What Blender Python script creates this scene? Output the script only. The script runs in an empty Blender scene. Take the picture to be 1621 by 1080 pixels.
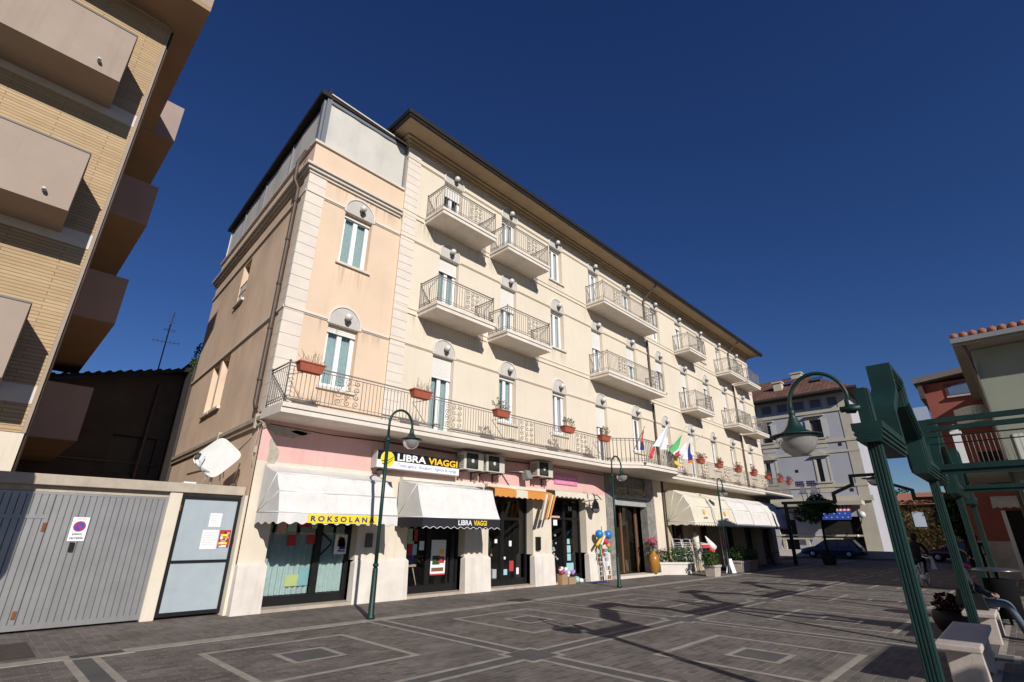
import bpy, bmesh, math, random
from mathutils import Vector, Matrix
random.seed(7)
R = math.radians
SC = bpy.context.scene
COL = SC.collection
PI = math.pi

# ------------------------------------------------------------------ camera, light, exposure
cam_d = bpy.data.cameras.new('camera')
cam = bpy.data.objects.new('camera', cam_d)
COL.objects.link(cam)
cam_d.sensor_width = 36.0
cam_d.lens = 785.8 / 1621 * 36
cam_d.clip_start = 0.05
cam_d.clip_end = 3000
PITCH, YAW, ROLL = 0.372743512, 0.801932386, 0.00748367
fw = Vector((math.sin(YAW)*math.cos(PITCH), math.cos(YAW)*math.cos(PITCH), math.sin(PITCH)))
rt = Vector((math.cos(YAW), -math.sin(YAW), 0))
up = rt.cross(fw)
rt2 = rt*math.cos(ROLL) + up*math.sin(ROLL)
up2 = -rt*math.sin(ROLL) + up*math.cos(ROLL)
m = Matrix((rt2, up2, -fw)).transposed().to_4x4()
m.translation = Vector((0, 0, 1.6))
cam.matrix_world = m
SC.camera = cam

SUN = Vector((-0.42, -1.0, 0.53)).normalized()
world = bpy.data.worlds.new('World')
SC.world = world
world.use_nodes = True
wn = world.node_tree.nodes
wl = world.node_tree.links
sky = wn.new('ShaderNodeTexSky')
sky.sky_type = 'NISHITA'
sky.sun_disc = False
sky.sun_elevation = math.asin(SUN.z)
sky.sun_rotation = math.atan2(SUN.x, SUN.y) % (2*PI)
sky.altitude = 0
sky.air_density = 1.0
sky.dust_density = 0.0
sky.ozone_density = 6.0
bg = wn['Background']
bg.inputs['Strength'].default_value = 0.063
hs = wn.new('ShaderNodeHueSaturation'); hs.inputs['Saturation'].default_value = 1.14; hs.inputs['Hue'].default_value = 0.516
wl.new(sky.outputs['Color'], hs.inputs['Color']); wl.new(hs.outputs['Color'], bg.inputs['Color'])
sun_d = bpy.data.lights.new('sun', 'SUN')
sun_d.energy = 5.0
sun_d.angle = R(0.5)
sun_d.color = (1.0, 0.955, 0.89)
sun = bpy.data.objects.new('sun', sun_d)
COL.objects.link(sun)
sun.rotation_euler = SUN.to_track_quat('Z', 'Y').to_euler()
sun.location = (0, 0, 60)
SC.view_settings.view_transform = 'Standard'
SC.view_settings.look = 'None'
SC.view_settings.gamma = 1
SC.view_settings.exposure = 0.0
SC.cycles.max_bounces = 6
SC.cycles.transparent_max_bounces = 12

# ------------------------------------------------------------------ materials
MATS = {}
def mat(name, col, rough=0.8, var=0.0, scale=6.0, bump=0.0, bscale=60.0, metal=0.0, streak=0.0, spec=0.3, col2=None, patch=0.0):
    """Painted or rough surface: base colour, soft blotches, vertical stains, fine bump."""
    if name in MATS: return MATS[name]
    mt = bpy.data.materials.new(name); mt.use_nodes = True
    nt = mt.node_tree; n = nt.nodes; l = nt.links
    b = n['Principled BSDF']
    b.inputs['Roughness'].default_value = rough
    b.inputs['Metallic'].default_value = metal
    b.inputs['Specular IOR Level'].default_value = spec
    c = (*col, 1)
    b.inputs['Base Color'].default_value = c
    tc = n.new('ShaderNodeTexCoord')
    src = None
    if var > 0:
        nz = n.new('ShaderNodeTexNoise'); nz.inputs['Scale'].default_value = scale
        nz.inputs['Detail'].default_value = 6; nz.inputs['Roughness'].default_value = 0.62
        l.new(tc.outputs['Object'], nz.inputs['Vector'])
        rp = n.new('ShaderNodeMapRange')
        rp.inputs['From Min'].default_value = 0.3; rp.inputs['From Max'].default_value = 0.7
        l.new(nz.outputs['Fac'], rp.inputs['Value'])
        mx = n.new('ShaderNodeMix'); mx.data_type = 'RGBA'
        d = col2 if col2 else tuple(x*(1-var) for x in col)
        e = col if col2 else tuple(min(1, x*(1+var*0.35)) for x in col)
        mx.inputs[6].default_value = (*d, 1); mx.inputs[7].default_value = (*e, 1)
        l.new(rp.outputs['Result'], mx.inputs[0])
        src = mx.outputs[2]
    if streak > 0:
        mp = n.new('ShaderNodeMapping'); mp.inputs['Scale'].default_value = (5.0, 5.0, 0.22)
        l.new(tc.outputs['Object'], mp.inputs['Vector'])
        n2 = n.new('ShaderNodeTexNoise'); n2.inputs['Scale'].default_value = 1.6; n2.inputs['Detail'].default_value = 5
        l.new(mp.outputs['Vector'], n2.inputs['Vector'])
        r2 = n.new('ShaderNodeMapRange'); r2.inputs['From Min'].default_value = 0.52; r2.inputs['From Max'].default_value = 0.78
        r2.inputs['To Max'].default_value = streak
        l.new(n2.outputs['Fac'], r2.inputs['Value'])
        m2 = n.new('ShaderNodeMix'); m2.data_type = 'RGBA'
        if src: l.new(src, m2.inputs[6])
        else: m2.inputs[6].default_value = c
        m2.inputs[7].default_value = (col[0]*0.56, col[1]*0.50, col[2]*0.45, 1)
        l.new(r2.outputs['Result'], m2.inputs[0])
        src = m2.outputs[2]
    if src: l.new(src, b.inputs['Base Color'])
    if bump > 0:
        n3 = n.new('ShaderNodeTexNoise'); n3.inputs['Scale'].default_value = bscale; n3.inputs['Detail'].default_value = 4
        l.new(tc.outputs['Object'], n3.inputs['Vector'])
        bp = n.new('ShaderNodeBump'); bp.inputs['Strength'].default_value = bump; bp.inputs['Distance'].default_value = 0.01
        l.new(n3.outputs['Fac'], bp.inputs['Height'])
        l.new(bp.outputs['Normal'], b.inputs['Normal'])
    MATS[name] = mt
    return mt

def brick_mat(name, c1, c2, mortar, bw, bh, ms, rough=0.85, rot=(0, 0, 0), bump=0.5, var=0.35, offset=0.5, spec=0.25):
    mt = bpy.data.materials.new(name); mt.use_nodes = True
    nt = mt.node_tree; n = nt.nodes; l = nt.links
    b = n['Principled BSDF']; b.inputs['Roughness'].default_value = rough
    b.inputs['Specular IOR Level'].default_value = spec
    tc = n.new('ShaderNodeTexCoord'); mp = n.new('ShaderNodeMapping')
    mp.inputs['Rotation'].default_value = rot
    l.new(tc.outputs['Object'], mp.inputs['Vector'])
    # a little wobble so that the joints are not ruler-straight
    wz = n.new('ShaderNodeTexNoise'); wz.inputs['Scale'].default_value = 3.5; wz.inputs['Detail'].default_value = 3
    l.new(mp.outputs['Vector'], wz.inputs['Vector'])
    vm = n.new('ShaderNodeVectorMath'); vm.operation = 'SCALE'; vm.inputs['Scale'].default_value = bh*0.22
    l.new(wz.outputs['Color'], vm.inputs[0])
    va = n.new('ShaderNodeVectorMath'); va.operation = 'ADD'
    l.new(mp.outputs['Vector'], va.inputs[0]); l.new(vm.outputs[0], va.inputs[1])
    bt = n.new('ShaderNodeTexBrick'); bt.inputs['Scale'].default_value = 1.0
    bt.inputs['Color1'].default_value = (*c1, 1); bt.inputs['Color2'].default_value = (*c2, 1); bt.inputs['Mortar'].default_value = (*mortar, 1)
    bt.inputs['Brick Width'].default_value = bw; bt.inputs['Row Height'].default_value = bh
    bt.inputs['Mortar Size'].default_value = ms; bt.inputs['Mortar Smooth'].default_value = 0.3
    bt.offset = offset
    # joints sanded and washed out unevenly
    jn = n.new('ShaderNodeTexNoise'); jn.inputs['Scale'].default_value = 2.6; jn.inputs['Detail'].default_value = 6; jn.inputs['Roughness'].default_value = 0.75
    l.new(tc.outputs['Object'], jn.inputs['Vector'])
    jr = n.new('ShaderNodeMapRange'); jr.inputs['From Min'].default_value = 0.38; jr.inputs['From Max'].default_value = 0.68
    l.new(jn.outputs['Fac'], jr.inputs['Value'])
    jm = n.new('ShaderNodeMix'); jm.data_type = 'RGBA'
    jm.inputs[6].default_value = (*[0.45*a+0.3*b_ for a, b_ in zip(c1, mortar)], 1); jm.inputs[7].default_value = (*mortar, 1)
    l.new(jr.outputs['Result'], jm.inputs[0]); l.new(jm.outputs[2], bt.inputs['Mortar'])
    l.new(va.outputs[0], bt.inputs['Vector'])
    nz = n.new('ShaderNodeTexNoise'); nz.inputs['Scale'].default_value = 1.1; nz.inputs['Detail'].default_value = 8; nz.inputs['Roughness'].default_value = 0.7
    l.new(tc.outputs['Object'], nz.inputs['Vector'])
    rp = n.new('ShaderNodeMapRange'); rp.inputs['From Min'].default_value = 0.3; rp.inputs['From Max'].default_value = 0.7
    rp.inputs['To Min'].default_value = 1-var; rp.inputs['To Max'].default_value = 1+var*0.6
    l.new(nz.outputs['Fac'], rp.inputs['Value'])
    mx = n.new('ShaderNodeVectorMath'); mx.operation = 'SCALE'
    l.new(bt.outputs['Color'], mx.inputs[0]); l.new(rp.outputs['Result'], mx.inputs['Scale'])
    l.new(mx.outputs[0], b.inputs['Base Color'])
    bp = n.new('ShaderNodeBump'); bp.inputs['Strength'].default_value = bump; bp.inputs['Distance'].default_value = 0.006
    iv = n.new('ShaderNodeMath'); iv.operation = 'SUBTRACT'; iv.inputs[0].default_value = 1.0
    l.new(bt.outputs['Fac'], iv.inputs[1]); l.new(iv.outputs[0], bp.inputs['Height'])
    l.new(bp.outputs['Normal'], b.inputs['Normal'])
    MATS[name] = mt
    return mt

def glass_mat(name, tint=(0.86, 0.89, 0.89), refl=0.12, rough=0.01):
    mt = bpy.data.materials.new(name); mt.use_nodes = True
    nt = mt.node_tree; n = nt.nodes; l = nt.links
    n.remove(n['Principled BSDF'])
    tr = n.new('ShaderNodeBsdfTransparent'); tr.inputs['Color'].default_value = (*tint, 1)
    gl = n.new('ShaderNodeBsdfGlossy'); gl.inputs['Roughness'].default_value = rough
    fr = n.new('ShaderNodeFresnel'); fr.inputs['IOR'].default_value = 1.5
    ad = n.new('ShaderNodeMath'); ad.operation = 'MULTIPLY_ADD'; ad.inputs[1].default_value = 1.1; ad.inputs[2].default_value = refl
    l.new(fr.outputs[0], ad.inputs[0])
    mx = n.new('ShaderNodeMixShader')
    l.new(ad.outputs[0], mx.inputs[0]); l.new(tr.outputs[0], mx.inputs[1]); l.new(gl.outputs[0], mx.inputs[2])
    l.new(mx.outputs[0], n['Material Output'].inputs['Surface'])
    MATS[name] = mt
    return mt

def leaf_mat(name, c1, c2):
    mt = bpy.data.materials.new(name); mt.use_nodes = True
    nt = mt.node_tree; n = nt.nodes; l = nt.links
    b = n['Principled BSDF']; b.inputs['Roughness'].default_value = 0.75; b.inputs['Specular IOR Level'].default_value = 0.12
    ge = n.new('ShaderNodeNewGeometry')
    rp = n.new('ShaderNodeMix'); rp.data_type = 'RGBA'
    rp.inputs[6].default_value = (*c1, 1); rp.inputs[7].default_value = (*c2, 1)
    l.new(ge.outputs['Random Per Island'], rp.inputs[0]); l.new(rp.outputs[2], b.inputs['Base Color'])
    MATS[name] = mt
    return mt

def stripe_mat(name, ca, cb, period, axis='X', duty=0.5, rough=0.75):
    mt = bpy.data.materials.new(name); mt.use_nodes = True
    nt = mt.node_tree; n = nt.nodes; l = nt.links
    b = n['Principled BSDF']; b.inputs['Roughness'].default_value = rough; b.inputs['Specular IOR Level'].default_value = 0.2
    tc = n.new('ShaderNodeTexCoord'); sp = n.new('ShaderNodeSeparateXYZ')
    l.new(tc.outputs['Object'], sp.inputs[0])
    dv = n.new('ShaderNodeMath'); dv.operation = 'DIVIDE'; dv.inputs[1].default_value = period
    l.new(sp.outputs[axis], dv.inputs[0])
    fr = n.new('ShaderNodeMath'); fr.operation = 'FRACT'; l.new(dv.outputs[0], fr.inputs[0])
    gt = n.new('ShaderNodeMath'); gt.operation = 'GREATER_THAN'; gt.inputs[1].default_value = duty; l.new(fr.outputs[0], gt.inputs[0])
    mx = n.new('ShaderNodeMix'); mx.data_type = 'RGBA'
    mx.inputs[6].default_value = (*ca, 1); mx.inputs[7].default_value = (*cb, 1)
    l.new(gt.outputs[0], mx.inputs[0]); l.new(mx.outputs[2], b.inputs['Base Color'])
    MATS[name] = mt
    return mt

cream = mat('cream plaster', (0.68, 0.595, 0.475), 0.9, 0.08, 0.55, 0.25, 90, streak=0.08)
peach = mat('peach plaster', (0.70, 0.53, 0.385), 0.9, 0.10, 0.6, 0.25, 90, streak=0.10)
sidep = mat('weathered peach plaster', (0.74, 0.555, 0.41), 0.9, 0.2, 0.5, 0.3, 70, streak=0.34)
pink = mat('pink plaster', (0.66, 0.40, 0.37), 0.9, 0.1, 1.4, 0.3, 70, streak=0.16)
creamlow = mat('pale cream plaster', (0.66, 0.585, 0.47), 0.9, 0.10, 1.2, 0.25, 80, streak=0.3)
plinth = mat('whitewashed plinth', (0.68, 0.625, 0.56), 0.9, 0.14, 1.8, 0.35, 50, streak=0.35)
quoin = mat('pale quoin stone', (0.68, 0.605, 0.52), 0.9, 0.08, 2.0, 0.2, 60)
trimw = mat('pale trim stone', (0.64, 0.575, 0.5), 0.85, 0.1, 3.0, 0.2, 60, streak=0.1)
slabm = mat('balcony slab plaster', (0.70, 0.635, 0.555), 0.85, 0.12, 2.5, 0.2, 60, streak=0.16)
nichem = mat('grey niche plaster', (0.50, 0.475, 0.44), 0.9, 0.1, 4.0)
corn = mat('tan cornice plaster', (0.40, 0.30, 0.19), 0.9, 0.15, 2.0, 0.2)
rooffr = mat('dark roof edge', (0.02, 0.017, 0.015), 0.6, 0.3, 4)
whitef = mat('white painted frame', (0.80, 0.80, 0.80), 0.45, 0.04, 6)
shutm = mat('roller shutter slats', (0.72, 0.70, 0.66), 0.6, 0.05, 4)
blackf = mat('black shop frame', (0.012, 0.012, 0.012), 0.4, 0.2, 8)
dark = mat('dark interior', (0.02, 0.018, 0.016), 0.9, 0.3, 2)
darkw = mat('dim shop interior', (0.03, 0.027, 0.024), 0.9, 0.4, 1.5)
curt = mat('pale teal curtain', (0.50, 0.62, 0.60), 0.9, 0.15, 8)
curtw = mat('white net curtain', (0.62, 0.65, 0.66), 0.9, 0.1, 8)
iron = mat('grey railing iron', (0.24, 0.215, 0.19), 0.6, 0.3, 20)
pipe = mat('brown downpipe', (0.095, 0.07, 0.055), 0.5, 0.25, 6)
terra = mat('terracotta', (0.36, 0.095, 0.055), 0.8, 0.2, 12, 0.2)
globe = mat('white globe', (0.62, 0.60, 0.57), 0.3, spec=0.5)
glass = glass_mat('window glass')
dglass = glass_mat('shop glass', (0.8, 0.83, 0.83), 0.03)
green = mat('dark green painted metal', (0.005, 0.031, 0.025), 0.5, 0.4, 3, 0.12, 60, spec=0.4, streak=0.3)
lampglass = glass_mat('lamp bowl glass', (0.62, 0.60, 0.57), 0.05, 0.12); _n = lampglass.node_tree; _df = _n.nodes.new('ShaderNodeBsdfDiffuse'); _df.inputs['Color'].default_value = (.42, .40, .38, 1); _mx = _n.nodes.new('ShaderNodeMixShader'); _mx.inputs[0].default_value = .5; _o = _n.nodes['Material Output']; _s = _o.inputs['Surface'].links[0].from_socket; _n.links.new(_s, _mx.inputs[1]); _n.links.new(_df.outputs[0], _mx.inputs[2]); _n.links.new(_mx.outputs[0], _o.inputs['Surface'])
awnw = mat('white awning canvas', (0.67, 0.65, 0.615), 0.85, 0.10, 2.2, 0.5, 9, streak=0.22)
awnc = mat('cream awning canvas', (0.66, 0.61, 0.49), 0.85, 0.10, 2.2, 0.5, 9, streak=0.15)
awnb = mat('black awning canvas', (0.02, 0.02, 0.024), 0.8, 0.1, 6)
yellow = mat('yellow', (0.80, 0.60, 0.03), 0.6)
navy = mat('navy ink', (0.02, 0.03, 0.16), 0.6)
whitep = mat('white sign panel', (0.78, 0.78, 0.80), 0.4)
orange = mat('orange canvas', (0.62, 0.26, 0.06), 0.8, 0.1, 6)
galv = mat('galvanised sheet', (0.315, 0.31, 0.305), 0.42, 0.13, 2.2, 0.1, 30, metal=0.5, streak=0.3)
paleblue = mat('pale blue sheet', (0.34, 0.395, 0.425), 0.6, 0.08, 3, 0.1, 20, streak=0.12)
concrete = mat('weathered concrete', (0.44, 0.375, 0.30), 0.9, 0.22, 3.0, 0.4, 60, streak=0.3)
rust = mat('rust', (0.2, 0.08, 0.03), 0.9, 0.4, 30)
whitem = mat('white painted metal', (0.72, 0.72, 0.71), 0.4, 0.06, 8)
acm = mat('ac casing', (0.56, 0.53, 0.46), 0.5, 0.08, 8)
brown = mat('brown wood', (0.20, 0.10, 0.05), 0.6, 0.3, 12)
skin = mat('skin', (0.48, 0.27, 0.19), 0.6)
blackcl = mat('black cloth', (0.012, 0.012, 0.014), 0.9, 0.2, 20)
jeans = mat('grey blue jeans', (0.10, 0.125, 0.16), 0.9, 0.2, 20)
tyre = mat('tyre rubber', (0.015, 0.015, 0.015), 0.8)
chrome = mat('bright metal', (0.6, 0.6, 0.6), 0.25, metal=1.0)
alu = mat('brushed aluminium', (0.72, 0.72, 0.72), 0.45, 0.1, 20, metal=0.25)
leafd = leaf_mat('dark leaves', (0.018, 0.045, 0.012), (0.05, 0.10, 0.03))
leafa = leaf_mat('autumn ivy', (0.025, 0.032, 0.01), (0.085, 0.045, 0.015))
leafr = leaf_mat('red flowers', (0.25, 0.02, 0.04), (0.4, 0.05, 0.08))
leafm = leaf_mat('magenta flowers', (0.45, 0.02, 0.10), (0.6, 0.06, 0.16))
leaft = leaf_mat('dry stems', (0.14, 0.12, 0.06), (0.08, 0.11, 0.04))
marble = mat('travertine', (0.46, 0.40, 0.35), 0.7, 0.2, 3.5, 0.3, 30)
graystone = mat('grey marble cladding', (0.26, 0.245, 0.225), 0.5, 0.45, 5.0, 0.1)
stone = mat('pale paving stone', (0.325, 0.288, 0.243), 0.9, 0.3, 5.0, 0.3, 40, streak=0)
slate = mat('dark slate paving', (0.10, 0.096, 0.092), 0.8, 0.3, 2.5, 0.3, 40)
paver = brick_mat('small pavers', (0.106, 0.092, 0.082), (0.172, 0.147, 0.128), (0.31, 0.28, 0.24), 0.22, 0.11, 0.007, bump=0.9, var=0.42)
paver2 = brick_mat('pavement pavers', (0.122, 0.104, 0.091), (0.182, 0.155, 0.134), (0.29, 0.262, 0.225), 0.25, 0.125, 0.007, rot=(0, 0, PI/2), bump=0.6)
asphalt = mat('asphalt', (0.055, 0.052, 0.05), 0.9, 0.3, 1.5, 0.5, 120)
listel = brick_mat('ribbed tan brick', (0.47, 0.34, 0.20), (0.41, 0.29, 0.165), (0.17, 0.11, 0.06), 1.7, 0.074, 0.0065, rot=(PI/2, 0, 0), bump=0.8, var=0.12)
apt_p = mat('greige plaster', (0.36, 0.285, 0.228), 0.9, 0.08, 1.5, 0.4, 80, streak=0.16)
apt_u = mat('tan soffit plaster', (0.33, 0.225, 0.14), 0.9, 0.12, 1.0, 0.3, 60)
lav = mat('lavender grey plaster', (0.41, 0.405, 0.435), 0.9, 0.08, 0.6, 0.1)
lavtrim = mat('beige trim', (0.50, 0.455, 0.36), 0.9, 0.1, 2)
tileb = brick_mat('brown roof tiles', (0.15, 0.075, 0.055), (0.21, 0.105, 0.07), (0.05, 0.03, 0.025), 0.32, 0.42, 0.03, bump=1.0)
greenp = mat('sage plaster', (0.26, 0.275, 0.215), 0.9, 0.08, 1.0, 0.2)
redp = mat('brick red plaster', (0.27, 0.082, 0.06), 0.9, 0.1, 1.0, 0.2)
terr_tile = mat('terracotta roof tile', (0.33, 0.13, 0.08), 0.85, 0.35, 9, 0.3)

# ------------------------------------------------------------------ mesh helpers
OFF = {}
class MB:
    def __init__(s): s.v = []; s.f = []; s.m = []; s.sm = []
    def add(s, vs, fs, mi=0, smooth=False):
        o = len(s.v); s.v += [tuple(v) for v in vs]
        for f in fs: s.f.append(tuple(i+o for i in f)); s.m.append(mi); s.sm.append(smooth)
    def box(s, x0, x1, y0, y1, z0, z1, mi=0):
        if x0 > x1: x0, x1 = x1, x0
        if y0 > y1: y0, y1 = y1, y0
        if z0 > z1: z0, z1 = z1, z0
        s.add([(x0,y0,z0),(x1,y0,z0),(x1,y1,z0),(x0,y1,z0),(x0,y0,z1),(x1,y0,z1),(x1,y1,z1),(x0,y1,z1)],
              [(0,3,2,1),(4,5,6,7),(0,1,5,4),(1,2,6,5),(2,3,7,6),(3,0,4,7)], mi)
    def quad(s, a, b, c, d, mi=0): s.add([a,b,c,d], [(0,1,2,3)], mi)
    def poly(s, pts, mi=0): s.add(pts, [tuple(range(len(pts)))], mi)
    def prism(s, pts, vec, mi=0, smooth=False):
        """closed polygon pts (3D) swept along vec"""
        n = len(pts); v = Vector(vec)
        vs = [tuple(p) for p in pts] + [tuple(Vector(p)+v) for p in pts]
        s.add(vs, [tuple(range(n))[::-1], tuple(range(n, 2*n))] + [(i, (i+1) % n, n+(i+1) % n, n+i) for i in range(n)], mi, smooth)
    def tube(s, pts, r, n=6, mi=0, smooth=True, caps=True):
        pts = [Vector(p) for p in pts]; k = len(pts)
        rr = r if isinstance(r, (list, tuple)) else [r]*k
        vs = []; prev = None
        for i, p in enumerate(pts):
            t = (pts[min(i+1, k-1)] - pts[max(i-1, 0)])
            if t.length < 1e-9: t = Vector((0, 0, 1))
            t.normalize()
            if prev is None:
                a = Vector((0, 0, 1)) if abs(t.z) < 0.9 else Vector((1, 0, 0))
                u = t.cross(a).normalized()
            else:
                u = (prev - t*prev.dot(t))
                u = u.normalized() if u.length > 1e-6 else t.orthogonal().normalized()
            prev = u; w = t.cross(u)
            for j in range(n):
                an = 2*PI*(j+0.5)/n
                vs.append(p + (u*math.cos(an) + w*math.sin(an))*rr[i])
        fs = []
        for i in range(k-1):
            for j in range(n):
                fs.append((i*n+j, i*n+(j+1) % n, (i+1)*n+(j+1) % n, (i+1)*n+j))
        if caps: fs += [tuple(range(n))[::-1], tuple(range((k-1)*n, k*n))]
        s.add(vs, fs, mi, smooth)
    def lathe(s, prof, c, n=20, mi=0, smooth=True):
        cx, cy, cz = c; vs = []; k = len(prof)
        for r, z in prof:
            for j in range(n):
                a = 2*PI*j/n; vs.append((cx+r*math.cos(a), cy+r*math.sin(a), cz+z))
        fs = [(i*n+j, i*n+(j+1) % n, (i+1)*n+(j+1) % n, (i+1)*n+j) for i in range(k-1) for j in range(n)]
        fs += [tuple(range(n))[::-1], tuple(range((k-1)*n, k*n))]
        s.add(vs, fs, mi, smooth)
    def ball(s, c, r, n=14, mi=0, sz=1.0):
        prof = [(max(1e-3, r*math.sin(PI*i/10)), -r*sz*math.cos(PI*i/10)) for i in range(11)]
        s.lathe(prof, c, n, mi)
    def leaves(s, c, rad, n, size, mi=0, shell=0.35):
        for _ in range(n):
            d = Vector((random.gauss(0, 1), random.gauss(0, 1), random.gauss(0, 1))).normalized()
            q = (shell + (1-shell)*random.random()) ** 0.6
            p = Vector((c[0]+d.x*rad[0]*q, c[1]+d.y*rad[1]*q, c[2]+d.z*rad[2]*q))
            a = Vector((random.gauss(0, 1), random.gauss(0, 1), random.gauss(0, 1))).normalized()
            b = a.orthogonal().normalized(); sz = size*(0.6+0.8*random.random())
            b = Matrix.Rotation(random.random()*6.28, 3, a) @ b
            cc = a.cross(b)
            s.add([p-b*sz, p+cc*sz*0.45, p+b*sz, p-cc*sz*0.45], [(0, 1, 2, 3)], mi)
    def build(s, name, mats, parent=None, bevel=0.0, label=None):
        me = bpy.data.meshes.new(name)
        if not isinstance(mats, (list, tuple)): mats = [mats]
        for x in mats: me.materials.append(x)
        if parent is not None: off = OFF[parent.name]
        else:
            xs = [v[0] for v in s.v]; ys = [v[1] for v in s.v]; zs = [v[2] for v in s.v]
            off = Vector(((min(xs)+max(xs))/2, (min(ys)+max(ys))/2, min(zs)))
        me.from_pydata([(v[0]-off.x, v[1]-off.y, v[2]-off.z) for v in s.v], [], s.f)
        me.polygons.foreach_set('material_index', s.m)
        me.polygons.foreach_set('use_smooth', s.sm)
        me.update()
        o = bpy.data.objects.new(name, me); COL.objects.link(o)
        if parent is not None: o.parent = parent
        else: o.location = off
        OFF[o.name] = off
        if bevel > 0:
            bm = o.modifiers.new('bevel', 'BEVEL'); bm.width = bevel; bm.segments = 2; bm.limit_method = 'ANGLE'; bm.angle_limit = R(40)
        if label: o['label'] = label
        return o

def tag(o, label, cat, group=None):
    o['label'] = label; o['category'] = cat
    if group: o['group'] = group
    return o
def struct(o): o['kind'] = 'structure'; return o
def thing(name, loc, label, cat, group=None):
    o = bpy.data.objects.new(name, None); COL.objects.link(o)
    o.location = loc; o.empty_display_size = 0.3
    OFF[o.name] = Vector(loc)
    return tag(o, label, cat, group)
def kids(o): return [c for c in o.children]
def copy_tree(o, parent=None, delta=None):
    c = o.copy(); COL.objects.link(c)
    OFF[c.name] = OFF[o.name].copy()
    if parent is not None: c.parent = parent
    for ch in kids(o): copy_tree(ch, c)
    return c
def one(name, mats, fill, label, cat, group=None, bevel=0):
    b = MB(); fill(b); return tag(b.build(name, mats, None, bevel), label, cat, group)
def part(name, mats, parent, fill, bevel=0, label=None):
    b = MB(); fill(b); return b.build(name, mats, parent, bevel, label)

class Fr:
    """Wall frame: s along the wall, z up, d inward from the outer face."""
    def __init__(s, p, u, inward): s.p = Vector((p[0], p[1])); s.u = Vector(u).normalized(); s.n = Vector(inward).normalized()
    def __call__(s, a, z, d=0.0):
        q = s.p + s.u*a + s.n*d
        return (q.x, q.y, z)
    def box(s, mb, s0, s1, z0, z1, d0, d1, mi=0):
        vs = [s(a, z, d) for z in (z0, z1) for (a, d) in ((s0, d0), (s1, d0), (s1, d1), (s0, d1))]
        mb.add(vs, [(0,3,2,1),(4,5,6,7),(0,1,5,4),(1,2,6,5),(2,3,7,6),(3,0,4,7)], mi)
    def rect(s, mb, s0, s1, z0, z1, d, mi=0):
        mb.quad(s(s0, z0, d), s(s1, z0, d), s(s1, z1, d), s(s0, z1, d), mi)
    def wall(s, mb, s0, s1, z0, z1, holes, depth=0.3, mi=0, d0=0.0, back=None):
        hs = [h for h in holes if h[1] > s0 and h[0] < s1 and h[3] > z0 and h[2] < z1]
        xs = sorted({s0, s1} | {min(max(h[i], s0), s1) for h in hs for i in (0, 1)})
        zs = sorted({z0, z1} | {min(max(h[i], z0), z1) for h in hs for i in (2, 3)})
        for a, b in zip(xs, xs[1:]):
            for c, e in zip(zs, zs[1:]):
                mx, mz = (a+b)/2, (c+e)/2
                if any(h[0] < mx < h[1] and h[2] < mz < h[3] for h in hs): continue
                s.rect(mb, a, b, c, e, d0, mi)
        for h in hs:
            a, b, c, e = max(h[0], s0), min(h[1], s1), max(h[2], z0), min(h[3], z1)
            mb.quad(s(a, c, d0), s(a, e, d0), s(a, e, depth), s(a, c, depth), mi)
            mb.quad(s(b, c, d0), s(b, c, depth), s(b, e, depth), s(b, e, d0), mi)
            if h[3] <= z1: mb.quad(s(a, e, d0), s(b, e, d0), s(b, e, depth), s(a, e, depth), mi)
            if h[2] >= z0: mb.quad(s(a, c, d0), s(a, c, depth), s(b, c, depth), s(b, c, d0), mi)
            if back is not None: s.rect(mb, a, b, c, e, depth, back)

def text_obj(name, body, F, s0, z0, height, width, d, material, parent=None, ext=0.006, bold=0.0, shear=0.0):
    cu = bpy.data.curves.new(name, 'FONT'); cu.body = body; cu.size = 1.0; cu.offset = bold; cu.shear = shear; cu.resolution_u = 3
    to = bpy.data.objects.new(name, cu); COL.objects.link(to)
    bpy.context.view_layer.update()
    dg = bpy.context.evaluated_depsgraph_get()
    me = bpy.data.meshes.new_from_object(to.evaluated_get(dg))
    bpy.data.objects.remove(to); bpy.data.curves.remove(cu)
    vs = [v.co.copy() for v in me.vertices]; fs = [tuple(p.vertices) for p in me.polygons]
    bpy.data.meshes.remove(me)
    x0 = min(v.x for v in vs); x1 = max(v.x for v in vs); y0 = min(v.y for v in vs); y1 = max(v.y for v in vs)
    sx = width/(x1-x0); sy = height/(y1-y0)
    b = MB()
    b.add([F(s0+(v.x-x0)*sx, z0+(v.y-y0)*sy, d) for v in vs], fs)
    return b.build(name, material, parent)

# ------------------------------------------------------------------ ground
g = MB(); g.quad((-900, -900, -0.03), (900, -900, -0.03), (900, 900, -0.03), (-900, 900, -0.03))
struct(g.build('ground', asphalt))
g = MB(); g.quad((-14, -22, 0.0), (47.5, -22, 0.0), (47.5, 9.7, 0.0), (-14, 9.7, 0.0))
struct(g.build('piazza_paving', paver))
g = MB(); g.quad((-14, 9.7, 0.0), (47.5, 9.7, 0.0), (47.5, 13.2, 0.0), (-14, 13.2, 0.0))
struct(g.build('pavement', paver2))
g = MB(); g.quad((47.5, -60, -0.012), (60.5, -60, -0.012), (60.5, 80, -0.012), (47.5, 80, -0.012))
struct(g.build('road', asphalt))
kerb = MB()
x = -14.0
while x < 47.4:
    L = 0.9+0.35*random.random()
    kerb.box(x, min(47.4, x+L-0.008), 9.66, 9.93, -0.02, 0.006+0.002*random.random()); x += L
struct(kerb.build('kerb', stone))
bandS = MB(); bandD = MB()
XN = [1.6+4.7*k if k == 0 else 6.17+4.71*(k-1) for k in range(0, 9)]
XN = [XN[0]-9.2, XN[0]-4.6] + XN
YN = [5.53, 0.83, -3.87, -8.57]
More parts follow.
